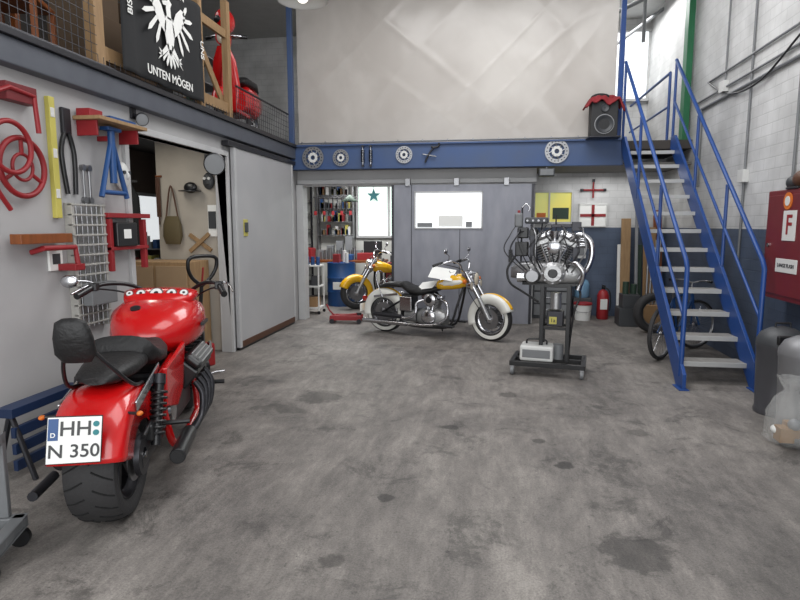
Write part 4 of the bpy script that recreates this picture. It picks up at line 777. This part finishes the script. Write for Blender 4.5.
t=T('steel_spanner_set',(XW+.02,4.42,1.98)); t.cyls('shafts',[((0,-.06+.07*k,-.12),(0,-.06+.07*k,.12),.01) for k in range(2)],STEEL); t.cyls('jaws',[((-.02,-.06+.07*k,.13*q),(.012,-.06+.07*k,.13*q),.025) for k in range(2) for q in (-1,1)],STEEL,12)
t=T('white_wire_rack',(XW+.05,4.33,1.3))
ENAM=mat('offwhite_enamel',(170,168,162),.4)
t.boxes('frame',[((-.05,-.2,-.5),(.02,-.17,.52)),((-.05,.17,-.5),(.02,.2,.52))],ENAM); t.boxes('slats',[((-.02,-.2,-.46+.08*k),(.03,.2,-.445+.08*k)) for k in range(13)],ENAM); t.cyls('rods',[((.02,-.15+.06*k,-.48),(.02,-.15+.06*k,.52),.006) for k in range(6)],STEEL)
t.box('hanging_tray',(.03,-.16,-.3),(.12,.16,-.12),GREY,.01)
t=T('red_bracket_beam',(XW+.02,3.85,1.5)); t.rbox('plank',(.06,-.05,.05),(.09,.5,.07),DWOOD); t.tube('bracket',[(0,-.1,-.05),(.1,-.1,-.02),(.12,.2,-.02),(.12,.22,-.16)],.02,REDP,smooth=False); t.box('foot',(0,.15,-.2),(.15,.26,-.15),REDP)
t=T('red_steel_trestle',(XW+.08,4.78,1.55)); t.boxes('beams',[((-.08,-.26,.16),(.03,.35,.2)),((-.04,-.24,-.12),(.03,.3,-.09)),((-.03,-.24,-.3),(.02,-.2,.15)),((-.03,.25,-.3),(.02,.29,.15))],REDP); t.box('black_case',(-.05,-.18,-.09),(.05,.1,.12),BLACK,.01)
t.box('paper_tag',(.052,-.1,-.02),(.056,.0,.06),PAPER,0)
t=T('wall_placard'); t.box('plate',(XW,3.92,1.3),(XW+.02,4.06,1.48),PAPER); t.box('print',(XW+.02,3.95,1.35),(XW+.022,4.03,1.43),DGREY,0)
def flood(name,y,z,r):
    t=T(name,(XW+.1,y,z)); Mf=basis((0,0,1),(.5,-.8,-.3),(0,0,0))
    t.lathe('shell',[(-.12,0),(-.1,r*.5),(-.02,r*.9),(.04,r),(.05,r*.9)],BLACK,M=Mf); t.lathe('lens',[(.045,r*.9),(.055,0)],GREY,M=Mf); t.cyl('arm',(-.1,0,.05),(0,0,0),.014,DSTEEL); t.box('base',(-.1,-.04,.0),(-.08,.04,.1),DSTEEL)
flood('floodlight',6.5,2.36,.13); flood('floodlight',5.1,2.62,.06)
t=T('blue_saw_horse',(XW+.25,3.5,0))
t.boxes('top_rail',[((-.06,-.35,.42),(.06,.3,.48))],NAVY); t.boxes('slats',[((.02,-.33,.06+.11*k),(.05,.28,.13+.11*k)) for k in range(3)],NAVY)
t.cyls('legs',[((-.13,y,0),(0,y,.44),.018) for y in (-.3,.25)]+[((.15,y,0),(0,y,.44),.018) for y in (-.3,.25)],DSTEEL)
t=T('grey_wheel_dolly',(-2.38,2.3,0),20); t.boxes('frame',[((-.3,-.2,.1),(.1,-.15,.16)),((-.3,.15,.1),(.1,.2,.16)),((.04,-.2,.1),(.1,.2,.16)),((-.3,-.04,.1),(.1,.04,.14))],GREY,.006)
t.boxes('uprights',[((-.02,-.2,.16),(.03,-.16,.6)),((-.02,.16,.16),(.03,.2,.6)),((-.02,-.2,.55),(.03,.2,.6))],GREY,.006); t.cyls('casters',[((x,y-.015,.05),(x,y+.015,.05),.05) for x in (-.27,.07) for y in (-.17,.17)],BLACK,16)
# pallet jack, forks inside the doorway
PJ=mat('pallet_jack_red',(150,30,32),.45)
t=T('pallet_jack',(-3.25,5.9,0),150)
t.boxes('forks',[((.05,-.26,.05),(.6,-.12,.1)),((.05,.12,.05),(.6,.26,.1))],PJ,.006); t.box('head',(-.08,-.24,.06),(.08,.24,.32),PJ,.02); t.cyls('steer_wheels',[((-.1,-.09,.09),(-.1,-.03,.09),.09),((-.1,.03,.09),(-.1,.09,.09),.09)],BLACK,20)
t.cyl('pump',(-.1,0,.15),(-.1,0,.42),.04,DSTEEL); t.cyl('shaft',(-.12,0,.3),(-.24,0,1.02),.02,BLACK)
t.tube('handle_loop',[(-.24,0,1.0),(-.25,-.12,1.1),(-.27,-.17,1.22),(-.28,-.13,1.31),(-.28,.13,1.31),(-.27,.17,1.22),(-.25,.12,1.1),(-.24,0,1.0)],.02,BLACK); t.cyl('control_lever',(-.25,0,1.05),(-.28,0,1.2),.01,REDP)

# ---------------------------------------------------------------- left mezzanine edge
XM=-3.28
t=T('mezzanine_wood_railing')
t.boxes('posts',[((XM-.1,y,2.95),(XM,y+.12,5.0)) for y in (4.62,)]+[((XM-.08,y,2.95),(XM,y+.09,4.4)) for y in (3.0,6.42,7.15)],WOOD)
t.boxes('rails',[((XM-.06,4.74,3.05),(XM-.02,7.15,3.17)),((XM-.06,4.74,3.95),(XM-.02,7.15,4.05))],WOOD)
for i,(y0,z0,y1,z1) in enumerate(((6.45,3.9,7.2,3.15),(4.8,3.9,6.4,3.1))):
    a=math.degrees(math.atan2(z1-z0,y1-y0)); t.rbox('brace_%d'%i,(XM-.1,(y0+y1)/2,(z0+z1)/2),(.025,math.hypot(y1-y0,z1-z0),.1),WOOD,(a,0,0))
t=T('wire_mesh_guard'); L=[]; xm=XM+.025
y=2.2
while y<9.25: L.append(((xm,y,2.96),(xm,y,3.75 if y<4.6 else (3.4 if y>7.3 else 3.05)),.003)); y+=.075
z=2.98
while z<3.75:
    L.append(((xm,2.2,z),(xm,4.6,z),.003))
    if z<3.4: L.append(((xm,7.3,z),(xm,9.25,z),.003))
    z+=.075
t.cyls('wires',L,DSTEEL,5); t.cyls('edge_rails',[((xm,2.2,3.76),(xm,4.6,3.76),.014),((xm,7.3,3.41),(xm,9.25,3.41),.014),((xm,2.2,2.98),(xm,9.25,2.98),.012)],DSTEEL)
def flag():
    t=T('eagle_flag'); V=[];F=[];ny,nz=50,24; XF=XM+.035
    for i in range(ny+1):
        for j in range(nz+1):
            y=4.86+1.48*i/ny; z=3.0+1.02*j/nz; V.append((XF+.045+.018*math.sin(i*.45)+.01*noise.noise(Vector((y*3,z*2,0))),y,z))
    for i in range(ny):
        for j in range(nz):
            a=i*(nz+1)+j; F.append((a,a+nz+1,a+nz+2,a+1))
    t.mesh('cloth',V,F,CLOTHB,solid=.002,ang=80)
    M=basis((0,1,0),(0,0,1),(XF+.076,5.6,3.50))@Matrix.Diagonal((.95,.95,.95,1)); W=PAPER
    t.prism('body',[(-.06,.18),(.06,.18),(.10,.05),(.06,-.12),(0,-.2),(-.06,-.12),(-.10,.05)],.003,W,M)
    t.prism('neck_head',[(-.035,.16),(-.05,.25),(-.04,.33),(.01,.36),(.06,.33),(.03,.28),(.045,.16)],.003,W,M); t.prism('beak',[(-.04,.335),(-.12,.305),(-.10,.275),(-.04,.285)],.003,W,M)
    for s in (-1,1):
        t.prism('wing_arm_%d'%s,[(s*.06,.12),(s*.14,.26),(s*.24,.34),(s*.31,.33),(s*.33,.27),(s*.27,.17),(s*.17,.06),(s*.08,.0)],.003,W,M)
        roots=((.29,.29),(.285,.24),(.26,.18),(.22,.12),(.17,.06))
        angs=(55,10,-20,-45,-66); lens=(.14,.20,.24,.25,.22)
        for k in range(5):
            a=math.radians(angs[k]); c=(s*roots[k][0],roots[k][1]); l=lens[k]; wd=.024
            dx,dy=s*math.cos(a)*l,math.sin(a)*l; nx,ny_=-dy/l*wd,dx/l*wd
            t.prism('feather_%d_%d'%(s,k),[(c[0]-nx*.8,c[1]-ny_*.8),(c[0]+dx*.75-nx,c[1]+dy*.75-ny_),(c[0]+dx,c[1]+dy),(c[0]+dx*.75+nx,c[1]+dy*.75+ny_),(c[0]+nx*.8,c[1]+ny_*.8)],.003,W,M)
        t.prism('leg_%d'%s,[(s*.04,-.08),(s*.17,-.20),(s*.16,-.24),(s*.02,-.14)],.003,W,M)
        for k in range(3): t.prism('claw_%d_%d'%(s,k),[(s*.15,-.2),(s*(.22+.01*k),-.17-.06*k),(s*.16,-.24)],.003,W,M)
    for k in range(5):
        a=math.radians(-90+(k-2)*20); t.prism('tail_%d'%k,[(-.015,-.14),(math.cos(a)*.2-.02,math.sin(a)*.17-.12),(math.cos(a)*.22,math.sin(a)*.19-.14),(math.cos(a)*.2+.02,math.sin(a)*.17-.12),(.015,-.14)],.003,W,M)
    t.text('motto_top','DIE DA OBEN',.1,basis((0,1,0),(0,0,1),(XF+.078,5.6,3.95)),W); t.text('motto_bottom','UNTEN MÖGEN',.115,basis((0,1,0),(0,0,1),(XF+.078,5.6,3.09)),W)
    t.text('motto_left','BIS',.1,basis((0,0,1),(0,-1,0),(XF+.078,4.96,3.55)),W); t.text('motto_right','UNS',.1,basis((0,0,-1),(0,1,0),(XF+.078,6.26,3.55)),W)
flag()
def chair(name,loc,rz):
    t=T(name,loc,rz); t.box('seat',(-.21,-.21,.43),(.21,.21,.47),DWOOD,.01)
    t.boxes('legs',[((x-.02,y-.02,0),(x+.02,y+.02,.43)) for x in (-.19,.19) for y in (-.19,)],DWOOD); t.boxes('back_legs',[((x-.02,.17,0),(x+.02,.21,.98)) for x in (-.19,.19)],DWOOD)
    t.boxes('back_slats',[((-.19,.175,.9),(.19,.2,.98)),((-.19,.175,.56),(.19,.2,.6))]+[((x-.012,.18,.58),(x+.012,.195,.92)) for x in (-.12,-.04,.04,.12)],DWOOD)
chair('wooden_chair',(-3.7,3.62,2.93),60); chair('wooden_chair',(-3.72,4.3,2.93),110); chair('wooden_chair',(-4.2,3.0,2.93),80)
t=T('wooden_table',(-4.75,4.4,2.93)); t.box('top',(-.5,-.8,.72),(.35,.8,.76),DWOOD); t.boxes('legs',[((x,y,0),(x+.06,y+.06,.72)) for x in (-.46,.26) for y in (-.76,.7)],DWOOD)
t.boxes('white_lamp_boxes',[((-.3,-.5,.76),(.1,-.1,1.1)),((-.2,.1,.76),(.2,.6,1.05))],WHITEP)
t=T('stacked_cartons',(-4.3,6.0,2.93)); t.boxes('cartons',[((-.3,-.4,0),(.3,.3,.5)),((-.3,.35,0),(.25,.8,.6)),((-.25,-.35,.5),(.25,.2,.9)),((-.25,.35,.6),(.2,.75,1.2)),((-.25,-.3,.9),(.2,.2,1.35))],mat('dull_carton',(96,78,60),.8),.006)
def scooter():
    t=T('red_scooter',(-3.68,8.35,2.93),-84); t.e.scale=(1.12,.8,1.15)
    wheel(t,'rear_wheel',(-.55,0,.22),.22,.1,style='cast',disc=False); wheel(t,'front_wheel',(.65,0,.22),.22,.1,style='cast',disc=False)
    fender(t,'front_mudguard',(.65,0,.22),.25,.16,10,175,RED,.1)
    t.loft('rear_body',[(-.8,0,.5,.06,.05,2.2),(-.7,0,.5,.15,.16,2.4),(-.45,0,.48,.2,.2,2.6),(-.15,0,.5,.17,.17,2.6),(0,0,.45,.12,.12,2.4)],RED)
    t.loft('saddle',[(-.72,0,.7,.08,.03,2.2),(-.5,0,.73,.15,.06,2.6),(-.15,0,.72,.13,.06,2.6),(0,0,.7,.06,.03,2)],SEAT)
    t.box('footboard',(-.1,-.16,.24),(.4,.16,.29),RED,.02)
    t.loft('legshield',[(.0,0,0,.16,.02,2.4),(.25,0,.0,.24,.03,2.6),(.55,0,0,.2,.035,2.6),(.72,0,0,.1,.03,2)],RED,M=Matrix.Translation((.42,0,.26))@Matrix.Rotation(math.radians(-80),4,'Y'))
    t.cyl('steering_column',(.65,0,.22),(.5,0,.98),.03,RED); t.loft('headset',[(.38,0,1.03,.07,.05,2.2),(.48,0,1.06,.12,.09,2.2),(.58,0,1.06,.11,.09,2.2)],RED)
    t.ball('lamp',(.59,0,1.06),.08,LAMPG,(.4,1,1)); t.tube('handlebar',[(.4,-.34,1.1),(.48,-.15,1.1),(.48,.15,1.1),(.4,.34,1.1)],.016,CHROME); t.cyls('grips',[((.4,-.36,1.1),(.44,-.24,1.1),.022),((.4,.36,1.1),(.44,.24,1.1),.022)],BLACK,12)
    t.ball('parked_helmet',(.45,0,1.27),.15,RED,(1.1,1.1,.95)); t.ball('visor',(.53,-.03,1.26),.11,BLACK,(.8,1,.6))
scooter()
shelf_clutter('storage_shelf',-4.9,-4.3,8.2,9.2,(3.3,3.8,4.2),13)
t=T('pendant_lamp',(-2.25,7.0,4.28)); t.lathe('shade',[(0,.3),(.03,.29),(.1,.2),(.16,.08),(.2,.03)],WHITEP,M=Mz,solid=.004); t.ball('bulb',(0,0,.04),.07,mat('lamp_bulb',(255,250,240),.3,emis=2)); t.cyl('cord',(0,0,.18),(0,0,1.32),.008,BLACK)

# ---------------------------------------------------------------- lights
w=bpy.data.worlds.new('w'); SC.world=w; w.use_nodes=True; bg=w.node_tree.nodes['Background']; bg.inputs[0].default_value=(.93,.97,1,1); bg.inputs[1].default_value=1.25
def area(name,loc,rot,sx,sy,e,c=(1,1,1)):
    l=bpy.data.lights.new(name,'AREA'); l.shape='RECTANGLE'; l.size=sx; l.size_y=sy; l.energy=e; l.color=c
    o=bpy.data.objects.new(name,l); o.location=loc; o.rotation_euler=[math.radians(a) for a in rot]; SC.collection.objects.link(o)
area('daylight_garage_door',(-.3,-1.3,2.3),(82,0,0),5.6,4.0,195,(.98,.99,1))
area('ceiling_fill_front',(0,3.0,5.5),(0,0,0),3.8,2.5,115,(.99,.99,1)); area('ceiling_fill_rear',(0,6.8,5.5),(0,0,0),4,2.2,200,(.99,.99,1))  # added ceiling fill lamps; the ceiling above them has no openings
area('workshop_fill',(-2.5,11.4,2.7),(0,0,0),2.5,1.0,110); area('storeroom_fill',(-4.1,6.0,2.7),(0,0,0),.5,1.0,12,(1,.95,.86)); area('landing_fill',(2.3,11.2,5.4),(0,0,0),1,1.5,50)  # added room fills without fixtures; the landing one stands in for window light
area('mezzanine_fill',(-5,6,5.4),(0,0,0),1,4,28); area('corridor_fill',(1.9,10.3,2.5),(0,0,0),1.2,.5,12); area('tarp_backlight',(-.7,11.4,5.5),(0,0,0),4,1.3,70)  # fills without fixtures; the last is added behind the tarp to make it glow

# ---------------------------------------------------------------- camera
cam=bpy.data.cameras.new('camera'); cam.lens=26.1; cam.sensor_width=36
co=bpy.data.objects.new('camera',cam); SC.collection.objects.link(co); co.location=(0,0,1.65); co.rotation_euler=(math.radians(90-7.4),0,math.radians(8.8)); SC.camera=co
